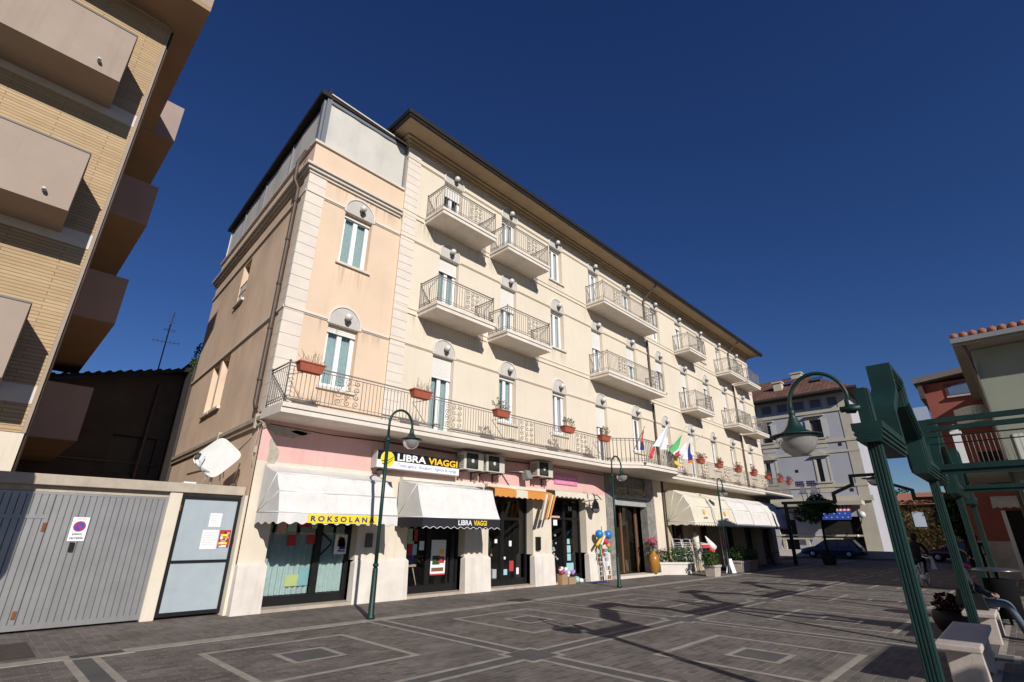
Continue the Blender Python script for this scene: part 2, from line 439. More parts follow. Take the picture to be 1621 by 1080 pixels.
def strip(x0, x1, y0, y1, z=0.004, b=bandS): b.quad((x0, y0, z), (x1, y0, z), (x1, y1, z), (x0, y1, z))
NB = 0.36
for i, xx in enumerate(XN):
    ys = [9.66] + YN + [-13.3]
    for ya, yb in zip(ys, ys[1:]):
        a = ya - (0.0 if ya == 9.66 else NB); c = yb + NB
        strip(xx-0.10, xx+0.10, c, a, 0.004, bandD)
        for sgn in (-1, 1):
            strip(xx+sgn*0.15-0.045, xx+sgn*0.15+0.045, c, a)
for yy in YN:
    xs = XN
    for xa, xb in zip(xs, xs[1:]):
        strip(xa+NB, xb-NB, yy-0.10, yy+0.10, 0.004, bandD)
        for sgn in (-1, 1):
            strip(xa+NB, xb-NB, yy+sgn*0.15-0.045, yy+sgn*0.15+0.045)
    for xx in XN:
        strip(xx-0.28, xx+0.28, yy-0.28, yy+0.28, 0.004, bandD)
        for sx in (-1, 1):
            for sy in (-1, 1):
                # L-shaped corner stones round the slate square
                strip(xx+sx*0.105, xx+sx*0.36, yy+sy*0.28, yy+sy*0.36)
                strip(xx+sx*0.28, xx+sx*0.36, yy+sy*0.105, yy+sy*0.28)
def frame_sq(cx, cy, h, w):
    strip(cx-h, cx+h, cy-h, cy-h+w); strip(cx-h, cx+h, cy+h-w, cy+h)
    strip(cx-h, cx-h+w, cy-h+w, cy+h-w); strip(cx+h-w, cx+h, cy-h+w, cy+h-w)
for xa, xb in zip(XN, XN[1:]):
    for cy in (7.72, 3.2, -1.5, -6.2):
        cx = (xa+xb)/2 + 0.02
        frame_sq(cx, cy, 1.12, 0.105); frame_sq(cx, cy, 0.385, 0.085)
        strip(cx-0.30, cx+0.30, cy-0.30, cy+0.30, 0.004, bandD)
struct(bandD.build('slate_paving_bands', slate))
struct(bandS.build('stone_paving_bands', stone))
for i, (lx, ly) in enumerate(((4.4, 3.9), (7.9, 7.4), (9.2, 3.1), (5.9, 8.9), (8.6, 5.0), (11.9, 7.1))):
    one('dry_leaf', [mat('dead leaf', (.16, .09, .03), .9, .3, 40)], lambda b: b.add([(lx-.05, ly, .006), (lx, ly-.03, .02), (lx+.06, ly+.01, .008), (lx, ly+.035, .024)], [(0, 1, 2, 3)]), 'small dry leaf lying on the open paving of the square', 'leaf', 'dry leaves on the paving')
def drain(b):
    b.box(1.42, 2.2, 9.58, 9.66, -0.02, 0.008, 1)
    for i in range(9): b.box(1.56+i*0.055, 1.585+i*0.055, 9.70, 9.88, -0.02, 0.0115)
    b.box(1.5, 2.1, 9.68, 9.90, -0.02, 0.0095)
one('drain_grate', [blackf, stone], drain, 'rusty street drain grate let into the kerb by the garage', 'drain')
one('manhole_cover', [mat('cast iron', (0.05, 0.042, 0.036), 0.6, 0.3, 20)], lambda b: b.box(10.45, 11.05, 9.72, 10.25, -0.02, 0.010), 'square cast iron manhole cover in the kerb before the travel shop', 'manhole')
one('floor_grate', [mat('brown mat', (0.075, 0.06, 0.05), 0.9, 0.3, 8)], lambda b: (b.box(-0.6, 1.18, 10.12, 10.82, -0.02, 0.007), b.box(-0.6, 1.18, 10.84, 11.55, -0.02, 0.007)), 'brown metal cover plates on the pavement before the garage', 'cover plate')

# ------------------------------------------------------------------ main building
FY = 12.3; LY = 12.36
hotel = thing('hotel_building', (21, 17, 0), 'long cream four storey hotel with rows of iron balconies and ground floor shops', 'building')
F = Fr((0, FY), (1, 0), (0, 1))
FL = Fr((0, LY), (1, 0), (0, 1))
FS = Fr((4.3, LY), (0.0565, 0.998), (0.998, -0.0565))     # weathered side wall over the garage yard
FE = Fr((38.95, FY), (0, 1), (-1, 0))
BAY = [9.5, 12.5, 15.52, 18.5, 21.53, 24.5, 27.47, 30.5, 33.42, 36.55]
DOOR, WIN = 'd', 'w'
# kind, share of the opening closed by the shutter, curtain (0 dark, 1 teal, 2 white)
ROW1 = [(DOOR, .27, 1), (WIN, .05, 1), (WIN, .05, 2), (DOOR, .34, 0), (WIN, .03, 0), (DOOR, .08, 0), (DOOR, .42, 2), (WIN, .03, 2), (WIN, .06, 2), (WIN, .4, 2)]
ROW2 = [(DOOR, .22, 1), (DOOR, .38, 2), (WIN, .03, 2), (DOOR, .36, 2), (DOOR, .42, 1), (WIN, .32, 0), (DOOR, .34, 0), (DOOR, .12, 0), (DOOR, .4, 1), (DOOR, .3, 0)]
ROW3 = [(DOOR, .24, 0), (DOOR, .03, 2), (WIN, .03, 2), (DOOR, .03, 2), (DOOR, .08, 2), (DOOR, .05, 2), (DOOR, .15, 2), (WIN, .05, 0), (DOOR, .05, 2), (DOOR, .05, 0)]
FLOORS = [(ROW1, 4.36, 7.04, 7.10), (ROW2, 8.32, 10.70, 10.76), (ROW3, 11.82, 13.88, 13.95)]
HW = 0.44
holes = []
for row, zf, zt, zs in FLOORS:
    for xb, (k, s_, c_) in zip(BAY, row):
        zb = zf if k == DOOR else zt-1.72
        holes.append((xb-HW, xb+HW, zb, zt))
def main_wall(b):
    F.wall(b, 7.44, 38.95, 4.2, 14.9, holes, 0.34)
    # left return of the taller block and right gable
    b.quad((7.44, FY, 11.3), (7.44, 22.3, 11.3), (7.44, 22.3, 14.9), (7.44, FY, 14.9))
    b.quad((7.44, FY, 4.2), (7.44, LY, 4.2), (7.44, LY, 11.5), (7.44, FY, 11.5))
    b.quad((38.95, FY, 0), (38.95, 22.3, 0), (38.95, 22.3, 14.9), (38.95, FY, 14.9))
    b.quad((4.9, 22.3, 0), (38.95, 22.3, 0), (38.95, 22.3, 14.9), (4.9, 22.3, 14.9))
part('wall', cream, hotel, main_wall)
LH = [(5.97-.46, 5.97+.46, 5.22, 7.02), (5.97-.46, 5.97+.46, 8.95, 10.68)]
def left_wall(b):
    FL.wall(b, 4.3, 7.44, 4.2, 12.5, LH, 0.34)
part('side_block_wall', peach, hotel, left_wall)
SH = [(4.75, 5.65, 9.02, 10.62), (4.70, 5.62, 5.28, 7.0), (5.85, 6.75, 5.28, 7.0)]
def side_wall(b):
    FS.wall(b, 0, 10.0, 0, 12.5, SH, 0.32)
part('weathered_side_wall', sidep, hotel, side_wall)

def wavy(b, Fx, s0, s1, z0, z1, d, mi=0, amp=0.018, waves=7):
    n = waves*6
    for i in range(n):
        a = s0+(s1-s0)*i/n; c = s0+(s1-s0)*(i+1)/n
        da = d+amp*math.sin(2*PI*waves*i/n+0.6*math.sin(i)); dc = d+amp*math.sin(2*PI*waves*(i+1)/n+0.6*math.sin(i+1))
        b.quad(Fx(a, z0, da), Fx(c, z0, dc), Fx(c, z1, dc), Fx(a, z1, da), mi)

def casement(Fx, sc, hw, z0, z1, shut, cur, kind, parent, name=None, arch=True, lamp=True):
    nm = name or ('balcony_door' if kind == DOOR else 'window')
    b = MB(); w = 0.055; zt = z1 - (z1-z0)*shut
    a, c = sc-hw+0.004, sc+hw-0.004
    lo = 0.02
    Fx.box(b, a, a+w, z0+lo, z1, .20, .27); Fx.box(b, c-w, c, z0+lo, z1, .20, .27)
    Fx.box(b, a+w, c-w, z1-w, z1-.003, .20, .27); Fx.box(b, a+w, c-w, z0+lo, z0+lo+w, .20, .27)
    i0, i1 = a+w, c-w; mid = (i0+i1)/2; st = 0.065
    for (p, q) in ((i0, mid), (mid, i1)):
        Fx.box(b, p+.002, p+st, z0+lo+w, z1-w, .185, .245); Fx.box(b, q-st, q-.002, z0+lo+w, z1-w, .185, .245)
        Fx.box(b, p+st, q-st, z1-w-st, z1-w-.002, .185, .245); Fx.box(b, p+st, q-st, z0+lo+w, z0+lo+w+(0.22 if kind == DOOR else st), .185, .245)
    o = b.build(nm, whitef, parent)
    def gl(b):
        for (p, q) in ((i0, mid), (mid, i1)): Fx.rect(b, p+st, q-st, z0+lo+w+.05, z1-w-st, .215)
    part('pane', glass, o, gl)
    def cu(b):
        if cur:
            gap = 0.05 if random.random() < .6 else 0.16
            wavy(b, Fx, i0, mid-gap/2, z0+.05, z1-.04, .295); wavy(b, Fx, mid+gap/2, i1, z0+.05, z1-.04, .295)
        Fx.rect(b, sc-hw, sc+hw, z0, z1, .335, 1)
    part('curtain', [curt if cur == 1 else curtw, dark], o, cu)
    if shut > 0.02:
        def sh(b):
            zz = z1-.012; i = 0
            while zz-.052 > zt:
                Fx.box(b, a+.01, c-.01, zz-.048, zz-.003, .135, .15 if i % 2 else .153); zz -= .052; i += 1
            Fx.box(b, a+.01, c-.01, zz-.05, zz-.004, .125, .16)
        part('roller_shutter', shutm, o, sh)
    if kind == WIN:
        part('sill', trimw, o, lambda b: (Fx.box(b, sc-hw-.09, sc+hw+.09, z0-.075, z0-.004, -.075, .18)))
    if arch:
        zc = z1+.10; r = hw+.0
        def nic(b):
            pts = [Fx(sc+r*math.cos(PI*i/20), zc+r*1.02*math.sin(PI*i/20), -.012) for i in range(21)]
            pts = [Fx(sc+r, z1+.004, -.012)] + pts + [Fx(sc-r, z1+.004, -.012)]
            b.poly(pts, 0)
            for i in range(20):
                a0, a1 = PI*i/20, PI*(i+1)/20
                ring = []
                for an in (a0, a1):
                    for rr in (r, r+.055): ring.append((sc+rr*math.cos(an), zc+rr*1.02*math.sin(an)))
                p0, p1, p2, p3 = ring
                for (u0, u1) in ((p0, p1), (p2, p3)): pass
                vs = [Fx(*p0, -.04), Fx(*p1, -.04), Fx(*p3, -.04), Fx(*p2, -.04), Fx(*p0, -.002), Fx(*p1, -.002), Fx(*p3, -.002), Fx(*p2, -.002)]
                b.add(vs, [(0,1,2,3), (0,3,7,4), (1,5,6,2)], 1)
            for sx in (-1, 1):
                x0_, x1_ = sorted((sc+sx*r, sc+sx*(r+.055)))
                Fx.box(b, x0_, x1_, z1+.004, zc, -.04, -.002, 1)
        part('arch_niche', [nichem, quoin], o, nic)
    if lamp:
        def lm(b):
            p = Fx(sc+.03, z1+.27, -.15); b.ball(p, .105, 14, 0)
            Fx.box(b, sc, sc+.06, z1+.10, z1+.16, -.13, -.013, 1)
            q = Fx(sc+.03, z1+.16, -.15); b.lathe([(.05, -.03), (.055, .0), (.04, .03)], q, 10, 1)
        part('globe_light', [globe, mat('grey lamp bracket', (.10, .09, .08), .5)], o, lm)
    return o
for row, zf, zt, zs in FLOORS:
    for xb, (k, s_, c_) in zip(BAY, row):
        zb = zf if k == DOOR else zt-1.72
        casement(F, xb, HW, zb, zt, s_, c_, k, hotel)
for h in LH:
    casement(FL, 5.97, .46, h[2], h[3], .04 if h[2] > 8 else .10, 1, WIN, hotel)
for h in SH:
    sc = (h[0]+h[1])/2
    o = part('side_window', pipe, hotel, lambda b: (FS.box(b, h[0], h[1], h[2], h[2]+.06, .26, .31), FS.box(b, h[0], h[1], h[3]-.06, h[3]-.002, .26, .31), FS.box(b, sc-.03, sc+.03, h[2]+.06, h[3]-.06, .26, .31), FS.rect(b, h[0], h[1], h[2], h[3], .315)))
    part('sill', trimw, o, lambda b: FS.box(b, h[0]-.08, h[1]+.08, h[2]-.09, h[2]-.003, -.09, .2))
part('window_guard', iron, hotel, lambda b: [FS.box(b, 4.76+.1*i, 4.775+.1*i, 9.03, 9.75, .02, .035) for i in range(9)] + [FS.box(b, 4.75, 5.65, z, z+.03, .015, .04) for z in (9.05, 9.4, 9.73)])

# rain stains on the plaster under sills and slabs
def stain_mat():
    mt = bpy.data.materials.new('rain stain'); mt.use_nodes = True
    nt = mt.node_tree; n = nt.nodes; l = nt.links
    b = n['Principled BSDF']; b.inputs['Base Color'].default_value = (.20, .15, .10, 1); b.inputs['Roughness'].default_value = .95
    tc = n.new('ShaderNodeTexCoord'); mp = n.new('ShaderNodeMapping'); mp.inputs['Scale'].default_value = (9, 9, .5)
    l.new(tc.outputs['Object'], mp.inputs['Vector'])
    nz = n.new('ShaderNodeTexNoise'); nz.inputs['Scale'].default_value = 1.3; nz.inputs['Detail'].default_value = 5; l.new(mp.outputs['Vector'], nz.inputs['Vector'])
    r = n.new('ShaderNodeMapRange'); r.inputs['From Min'].default_value = .45; r.inputs['From Max'].default_value = .8; l.new(nz.outputs['Fac'], r.inputs['Value'])
    sp = n.new('ShaderNodeSeparateXYZ'); l.new(tc.outputs['Generated'], sp.inputs[0])
    pw = n.new('ShaderNodeMath'); pw.operation = 'POWER'; pw.inputs[1].default_value = 1.6; l.new(sp.outputs['Z'], pw.inputs[0])
    # soft sides
    sx = n.new('ShaderNodeMath'); sx.operation = 'PINGPONG'; sx.inputs[1].default_value = .5; l.new(sp.outputs['X'], sx.inputs[0])
    s2 = n.new('ShaderNodeMapRange'); s2.inputs['From Max'].default_value = .2; l.new(sx.outputs[0], s2.inputs['Value'])
    m1 = n.new('ShaderNodeMath'); m1.operation = 'MULTIPLY'; l.new(r.outputs['Result'], m1.inputs[0]); l.new(pw.outputs[0], m1.inputs[1])
    m2 = n.new('ShaderNodeMath'); m2.operation = 'MULTIPLY'; l.new(m1.outputs[0], m2.inputs[0]); l.new(s2.outputs['Result'], m2.inputs[1])
    m3 = n.new('ShaderNodeMath'); m3.operation = 'MULTIPLY'; m3.inputs[1].default_value = .5; l.new(m2.outputs[0], m3.inputs[0])
    l.new(m3.outputs[0], b.inputs['Alpha'])
    MATS['rain stain'] = mt; return mt
stainm = stain_mat()
def stain(Fx, s0, s1, z0, z1, d=-.0025): part('rain_stain', stainm, hotel, lambda b: Fx.rect(b, s0, s1, z0, z1, d))
for row, zf, zt, zs in FLOORS:
    for xb, (k, s_, c_) in zip(BAY, row):
        if k == WIN: stain(F, xb-.62, xb+.62, zt-1.72-1.0, zt-1.72-.078)
for z in (8.08, 11.58):
    for x0, x1 in ((8.0, 9.0), (10.3, 11.2), (11.3, 12.0), (13.3, 14.3), (17.5, 18.0), (22.4, 23.1), (26.2, 26.9), (28.3, 29.2)): stain(F, x0, x1, z-.92, z)
for h in LH: stain(FL, 5.35, 6.6, h[2]-1.0 if h[2] > 8 else 4.4, h[2]-.078)
for z in (11.36, 7.04): stain(FL, 4.85, 7.4, z-.55, z)
for a, c in ((8.6, 11.6), (13.2, 15.0), (16.2, 20.5), (25.0, 29.0)): stain(F, a, c, 13.99, 14.41)
for s0, s1, z0, z1 in ((4.6, 5.8, 7.9, 8.92), (4.6, 6.9, 4.4, 5.18), (1.0, 3.5, 9.6, 10.7), (1.0, 4.4, 6.0, 7.04), (6.0, 9.5, 9.4, 10.7)): stain(FS, s0, s1, z0, z1)

# string courses broken by the openings
for row, zf, zt, zs in FLOORS:
    xs = [7.44]
    for xb in BAY: xs += [xb-HW-.06, xb+HW+.06]
    xs.append(38.95)
    for a, c in zip(xs[::2], xs[1::2]):
        part('string_course', cream, hotel, lambda b: (F.box(b, a-(.045 if a == 7.44 else 0), c, zs-.02, zs+.05, -.055, -.002), F.box(b, a, c, zs-.05, zs-.02, -.028, -.002)))
for z in (8.10, 11.60):
    for a, c in ((7.44, 8.28), (10.86, 11.38), (13.9, 17.7), (22.85, 26.45), (28.8, 32.35), (37.95, 38.95)):
        part('floor_band', cream, hotel, lambda b: (F.box(b, a, c, z, z+.04, -.04, -.002), F.box(b, a, c, z+.04, z+.17, -.012, -.002), F.box(b, a, c, z+.17, z+.21, -.04, -.002)))
for z in (7.08, 10.74):
    for a, c in ((4.27, 5.97-.53), (5.97+.53, 7.38)):
        part('string_course', quoin, hotel, lambda b: (FL.box(b, a, c, z, z+.07, -.06, -.002), FL.box(b, a, c, z-.03, z, -.03, -.002)))
    part('string_course', quoin, hotel, lambda b: (FS.box(b, .0, 10.0, z, z+.07, -.055, -.002), FS.box(b, .0, 10.0, z-.03, z, -.028, -.002)))
def qs(b):
    z = 4.36
    while z < 14.2:
        h = .285
        F.box(b, 7.42, 7.95, z, min(14.4, z+h-.014), -.032, -.001)
        z += h
    F.box(b, 7.43, 7.945, 4.36, 14.4, -.02, -.0015)
    z = 4.36
    while z < 11.3:
        h = .335
        zt = min(11.36, z+h-.014)
        FL.box(b, 4.27, 4.80, z, zt, -.032, -.001); FS.box(b, -.002, .34, z, zt, -.032, -.001)
        z += h
    FL.box(b, 4.28, 4.795, 4.36, 11.36, -.02, -.0015); FS.box(b, .0, .335, 4.36, 11.36, -.02, -.0015)
part('quoin_strip', quoin, hotel, qs)
def lcor(b):
    for (z0, z1, dd) in ((11.38, 11.46, .06), (11.462, 11.55, .13), (11.552, 11.63, .2)):
        FL.box(b, 4.3-dd, 7.36, z0, z1, -dd, -.001); FS.box(b, 0.0, 10.1, z0, z1, -dd, -.001)
    FL.box(b, 4.24, 7.40, 12.5, 12.58, -.07, .3); FS.box(b, .31, 10.1, 12.5, 12.58, -.07, .3)
part('side_block_cornice', trimw, hotel, lcor)
part('terrace_floor', concrete, hotel, lambda b: b.quad((4.3, 12.4, 11.9), (7.44, 12.4, 11.9), (7.44, 22.3, 11.9), (4.9, 22.3, 11.9)))
# canvas-walled roof terrace
pvc = mat('grey pvc sheet', (0.57, 0.545, 0.49), 0.5, 0.12, 1.2, 0.1, 6)
alugrey = mat('grey aluminium post', (0.17, 0.18, 0.20), 0.45)
ter = part('terrace_screen', alugrey, hotel, lambda b: (
    FL.box(b, 4.42, 4.56, 12.58, 14.56, .05, .17), FS.box(b, .165, .37, 12.58, 14.4, .05, .13),
    FL.box(b, 4.56, 7.4, 14.30, 14.40, .06, .15), FL.box(b, 7.36, 7.40, 12.58, 14.3, .06, .12)))
for s_ in (2.7, 5.4, 7.9, 9.8): part('screen_post', alugrey, ter, lambda b: FS.box(b, s_, s_+.07, 12.58, 14.3, .06, .14))
part('screen_sheet', pvc, ter, lambda b: (wavy(b, FL, 4.56, 7.36, 12.6, 14.3, .11, amp=.008, waves=3), wavy(b, FS, .37, 9.8, 12.6, 14.3, .10, amp=.01, waves=5)))
def trf(b):
    b.add([FS(.02, 14.60, -.10), FS(10.2, 14.44, -.10), (7.44, 22.3, 14.7), (7.44, 12.38, 14.50), FS(.02, 14.44, -.10), FS(10.2, 14.28, -.10), (7.44, 22.3, 14.6), (7.44, 12.38, 14.42)],
          [(0,1,2,3), (4,7,6,5), (0,4,5,1), (3,2,6,7), (0,3,7,4), (1,5,6,2)])
    b.prism([(4.36, 12.36, 14.42), (4.50, 12.36, 14.42), (4.47, 12.36, 14.80), (4.40, 12.36, 14.74)], (0, .06, 0))
part('terrace_roof', rooffr, ter, trf)
part('terrace_trim', trimw, ter, lambda b: (b.prism([(4.5, 12.352, 14.56), (7.4, 12.352, 14.46), (7.4, 12.352, 14.505), (4.5, 12.352, 14.605)], (0, .025, 0))))

# eaves and roof
def eave(b):
    xl, xr, yf, yb = 7.44, 38.95, FY, 22.3
    for (z0, z1, d) in ((14.42, 14.52, .08), (14.522, 14.62, .16), (14.622, 14.70, .26)):
        F.box(b, xl-d, xr+d, z0, z1, -d, -.001); b.box(xl-d, xl-.001, yf, yb, z0, z1)
    b.box(xl-.62, xr+.62, yf-.88, yb+.6, 14.702, 14.76)
part('cornice', corn, hotel, eave)
def roof(b):
    x0, x1, y0, y1 = 7.44-.62, 38.95+.62, FY-.88, 22.9
    b.add([(x0, y0, 14.765), (x1, y0, 14.765), (x1, y1, 14.765), (x0, y1, 14.765), (x0+4.6, 17.2, 16.6), (x1-4.6, 17.2, 16.6)], [(0,1,5,4), (1,2,5), (2,3,4,5), (3,0,4)])
part('roof', tileb, hotel, roof)
def gut(b):
    x0, x1, y0, y1 = 7.44-.64, 38.95+.64, FY-.90, 22.9
    b.box(x0-.1, x1+.1, y0-.10, y0, 14.66, 14.74); b.box(x0-.14, x1+.14, y0-.14, y0+.02, 14.742, 14.90)
    b.box(x0-.1, x0, y0+.02, y1, 14.66, 14.74); b.box(x0-.14, x0+.02, y0+.022, y1, 14.742, 14.90)
part('gutter', rooffr, hotel, gut)
for xp in (23.2, 35.05):
    def dp(b):
        b.tube([(xp+.15, FY-.86, 14.66), (xp+.12, FY-.7, 14.5), (xp+.02, FY-.12, 14.0), (xp, FY-.09, 13.8), (xp, FY-.09, 11.86)], .05, 8)
        b.tube([(xp, FY-.09, 11.55), (xp, FY-.09, 8.36)], .05, 8); b.tube([(xp, FY-.09, 8.05), (xp, FY-.09, 4.36)], .05, 8)
        for z in (13.2, 12.4, 10.5, 9.2, 7.6, 6.0): b.lathe([(.062, -.03), (.062, .03)], (xp, FY-.09, z), 8)
    part('downpipe', pipe, hotel, dp)
def dpl(b):
    q = lambda z, d=-.12, s_=.5: FS(s_, z, d)
    b.tube([q(12.45, -.1), q(11.9, -.26), q(11.3, -.26), q(11.05), q(4.6), q(4.45, -.1, .44)], .055, 8)
    for z in (10.6, 9.3, 7.9, 6.6, 5.2): b.lathe([(.07, -.04), (.07, .04)], q(z), 8)
part('side_downpipe', pipe, hotel, dpl)
def conduit(b):
    FS.box(b, .0, 10, 4.12, 4.22, -.08, -.001); FS.box(b, .0, 10, 3.98, 4.03, -.06, -.001)
    for s_ in (.3, 3.6): FS.box(b, s_, s_+.1, 3.95, 4.30, -.10, -.001)
    b.tube([FS(.6, 3.80, -.02), FS(1.6, 3.55, -.02), FS(4, 3.35, -.02), FS(7, 3.4, -.02)], .012, 5)
    b.tube([FS(.12, 3.95, -.03), FS(.10, 3.6, -.05), FS(.14, 3.3, -.05), FS(.12, 3.05, -.02)], .012, 5)
    FS.box(b, .08, .17, 3.35, 3.5, -.05, -.001)
    for i in range(5): b.tube([(4.25-.02*i, LY-.06-.02*i, 4.06), (4.3+.03*i, LY-.1, 3.9+.02*i), (4.42, LY-.08, 4.02)], .012, 5)
part('side_cable_ledge', concrete, hotel, conduit)

# ---- balconies
def spiral(b, c, u, r0, turns, start, sgn, rad=.0115):
    pts = []
    for i in range(15):
        t = i/14; a = start+sgn*turns*2*PI*t; r = r0*(1-.82*t)
        pts.append(Vector(c)+Vector(u)*r*math.cos(a)+Vector((0, 0, 1))*r*math.sin(a))
    b.tube(pts, rad, 3, caps=False)
def scroll_panel(b, p0, u, w, h):
    """ironwork panel: S-scrolls in two columns"""
    p0 = Vector(p0); u = Vector(u)
    for k in (0, w): b.tube([p0+u*k, p0+u*k+Vector((0, 0, h))], .008, 4)
    nr = 4; rh = h/nr
    for r_ in range(nr):
        for c_ in range(3):
            cx = w*(.18+.32*c_); cz = rh*(r_+.5); sg = 1 if (r_+c_) % 2 else -1
            spiral(b, p0+u*cx+Vector((0, 0, cz)), u, min(.50*rh, .17*w), 1.35, PI/2*sg, sg)
    for r_ in range(nr-1):
        b.tube([p0+u*(w*.1)+Vector((0, 0, rh*(r_+.6))), p0+u*(w*.5)+Vector((0, 0, rh*(r_+1)+.03)), p0+u*(w*.9)+Vector((0, 0, rh*(r_+1.4)))], .0065, 3)
def railing(b, pts, z0, h=.93, panels=(), step=.105):
    """bars, double handrail and bottom rail along an open polyline; panels = (start, width) along it"""
    P = [Vector((p[0], p[1], z0)) for p in pts]
    acc = 0.0
    for a, c in zip(P, P[1:]):
        L = (c-a).length; u = (c-a)/L
        for z, r in ((h, .021), (h-.075, .013), (.09, .012), (.16, .009)):
            b.tube([a+Vector((0, 0, z)), c+Vector((0, 0, z))], r, 4)
        b.tube([a, a+Vector((0, 0, h+.02))], .017, 5)
        n = max(1, int(L/step))
        for i in range(1, n):
            s_ = acc + L*i/n
            if any(q[0] < s_ < q[0]+q[1] for q in panels): continue
            p = a+u*(L*i/n); b.tube([p+Vector((0, 0, .09)), p+Vector((0, 0, h-.075))], .0082, 4, caps=False)
        for q in panels:
            if acc <= q[0] and q[0]+q[1] <= acc+L+.01:
                scroll_panel(b, a+u*(q[0]-acc)+Vector((0, 0, .16)), u, q[1], h-.235)
        acc += L
    b.tube([P[-1], P[-1]+Vector((0, 0, h+.02))], .017, 5)
    for p in (P[0], P[-1], *P[1:-1]) if len(P) < 6 else (P[0], P[-1]): b.ball(p+Vector((0, 0, h+.04)), .028, 8)
def balcony(x0, x1, zt, parent, pn):
    yf = 11.3
    s_ = part('balcony', slabm, parent, lambda b: (b.box(x0, x1, yf, FY-.001, zt-.22, zt-.10), b.box(x0-.035, x1+.035, yf-.035, FY-.001, zt-.098, zt)))
    def rl(b):
        pts = [(x0+.03, FY-.02), (x0+.03, yf+.03), (x1-.03, yf+.03), (x1-.03, FY-.02)]
        d0 = FY-yf-.05
        railing(b, pts, zt, .93, [(d0+q, .62) for q in pn])
        # flower shelf brackets inside the corners
        for xx, sg in ((x0+.03, 1), (x1-.03, -1)):
            b.tube([(xx, yf+.03, zt+.86), (xx, yf+.5, zt+.62), (xx, yf+.45, zt+.1)], .012, 4)
            for i in range(6): b.tube([(xx, yf+.03, zt+.2+.1*i), (xx+sg*.05, yf-.04, zt+.24+.1*i), (xx+sg*.1, yf+.03, zt+.2+.1*i)], .006, 3)
    part('railing', iron, s_, rl)
    return s_
for zt in (8.33, 11.83):
    balcony(8.34, 10.80, zt, hotel, (1.15,)); balcony(11.44, 13.83, zt, hotel, (1.1,))
    balcony(17.75, 22.80, zt, hotel, (.9, 3.9)); balcony(26.50, 28.75, zt, hotel, (1.2,))
    balcony(32.40, 34.85, zt, hotel, (1.3,)); balcony(35.52, 37.90, zt, hotel, (1.2,))
def ybal(x):
    def sm(t): t = max(0, min(1, t)); return t*t*(3-2*t)
    return 11.2-.98*sm((x-17.0)/1.5)*(1-sm((x-20.9)/1.6))
XB = [4.22, 8, 12, 16, 17]+[17+.125*i for i in range(1, 45)]+[24, 28, 32, 36, 40.3]
def longslab(b):
    for (z0, z1, o) in ((4.12, 4.24, 0), (4.242, 4.345, -.04)):
        top = [(x, ybal(x)+o, z1) for x in XB]; bot = [(x, ybal(x)+o, z0) for x in XB]
        n = len(XB)
        ys = lambda x: LY-.001 if x < 7.4 else (FY-.001 if x < 38.9 else 13.3)
        bk = [(x, ys(x), z1) for x in XB]; bb = [(x, ys(x), z0) for x in XB]
        vs = top+bot+bk+bb
        fs = []
        for i in range(n-1):
            fs += [(n+i, n+i+1, i+1, i), (i, i+1, 2*n+i+1, 2*n+i), (n+i, 3*n+i, 3*n+i+1, n+i+1)]
        fs += [(0, 2*n, 3*n, n), (n-1, 2*n-1, 4*n-1, 3*n-1)]
        b.add(vs, fs)
longb = part('long_balcony', slabm, hotel, longslab, label='full length first floor balcony with a rounded bulge over the entrance')
def lrl(b):
    pts = [(4.26, LY-.1), (4.26, 11.24)]
    railing(b, pts, 4.345, .95)
    railing(b, [(4.26, 11.24), (17, 11.24)], 4.345, .95, [(s_, .74) for s_ in (1.15, 4.55, 7.75, 10.85)])
    cur = [(x, ybal(x)+.04) for x in XB if 17 <= x <= 22.5]
    railing(b, cur, 4.345, .95, step=.14)
    railing(b, [(22.5, 11.24), (40.25, 11.24), (40.25, 13.2)], 4.345, .95, [(s_, .74) for s_ in (.6, 3.4, 6.3, 9.2, 12.2, 15.2, 16.6)])
    for x in (4.75, 8.3, 11.4, 14.3, 17.0, 23.6, 26.8, 29.8, 32.8):
        b.tube([(x, 11.24, 5.18), (x-.42, 11.5, 5.06), (x-.12, 11.28, 4.5)], .013, 4)
        for i in range(4): b.tube([(x-.05+.06*i, 11.2, 4.44), (x+.1+.06*i, 11.12, 4.5), (x+.16+.06*i, 11.2, 4.44)], .008, 3)
    for i in range(7): b.tube([(4.26, 11.24-.06, 4.5+.1*i), (4.34, 11.18, 4.53+.1*i), (4.40, 11.24, 4.5+.1*i)], .007, 3)
part('railing', iron, longb, lrl)

# ---- ground floor
GY = 12.3
DH = [(4.88, 7.08, 0.0, 2.62), (8.62, 10.72, 0.0, 2.62), (11.70, 13.84, 0.0, 2.82), (14.84, 16.98, 0.0, 2.95)]
def gw(b, z0, z1, d0=0.0): F.wall(b, 4.3, 18.4, z0, z1, DH, .42, 0, d0)
part('pink_shop_wall', pink, hotel, lambda b: gw(b, 3.17, 4.2))
part('cream_shop_wall', creamlow, hotel, lambda b: gw(b, .99, 3.17))
for a, c in ((4.3, 4.88), (7.08, 8.62), (10.72, 11.70), (13.84, 14.84), (16.98, 18.4)):
    def plin(b):
        e = .035
        a2, c2 = (a-e if a > 4.4 else a), (c+e if c < 18 else c)
        vs = [F(a2, 0, -.13), F(c2, 0, -.13), F(c2, .93, -.085), F(a2, .93, -.085), F(a, 1.0, -.001), F(c, 1.0, -.001), F(a2, 0, .12), F(c2, 0, .12), F(a2, .93, .12), F(c2, .93, .12)]
        b.add(vs, [(0,1,2,3), (3,2,5,4), (0,3,8,6), (1,7,9,2), (3,4,8), (2,9,5)])
    part('plinth', plinth, hotel, plin)
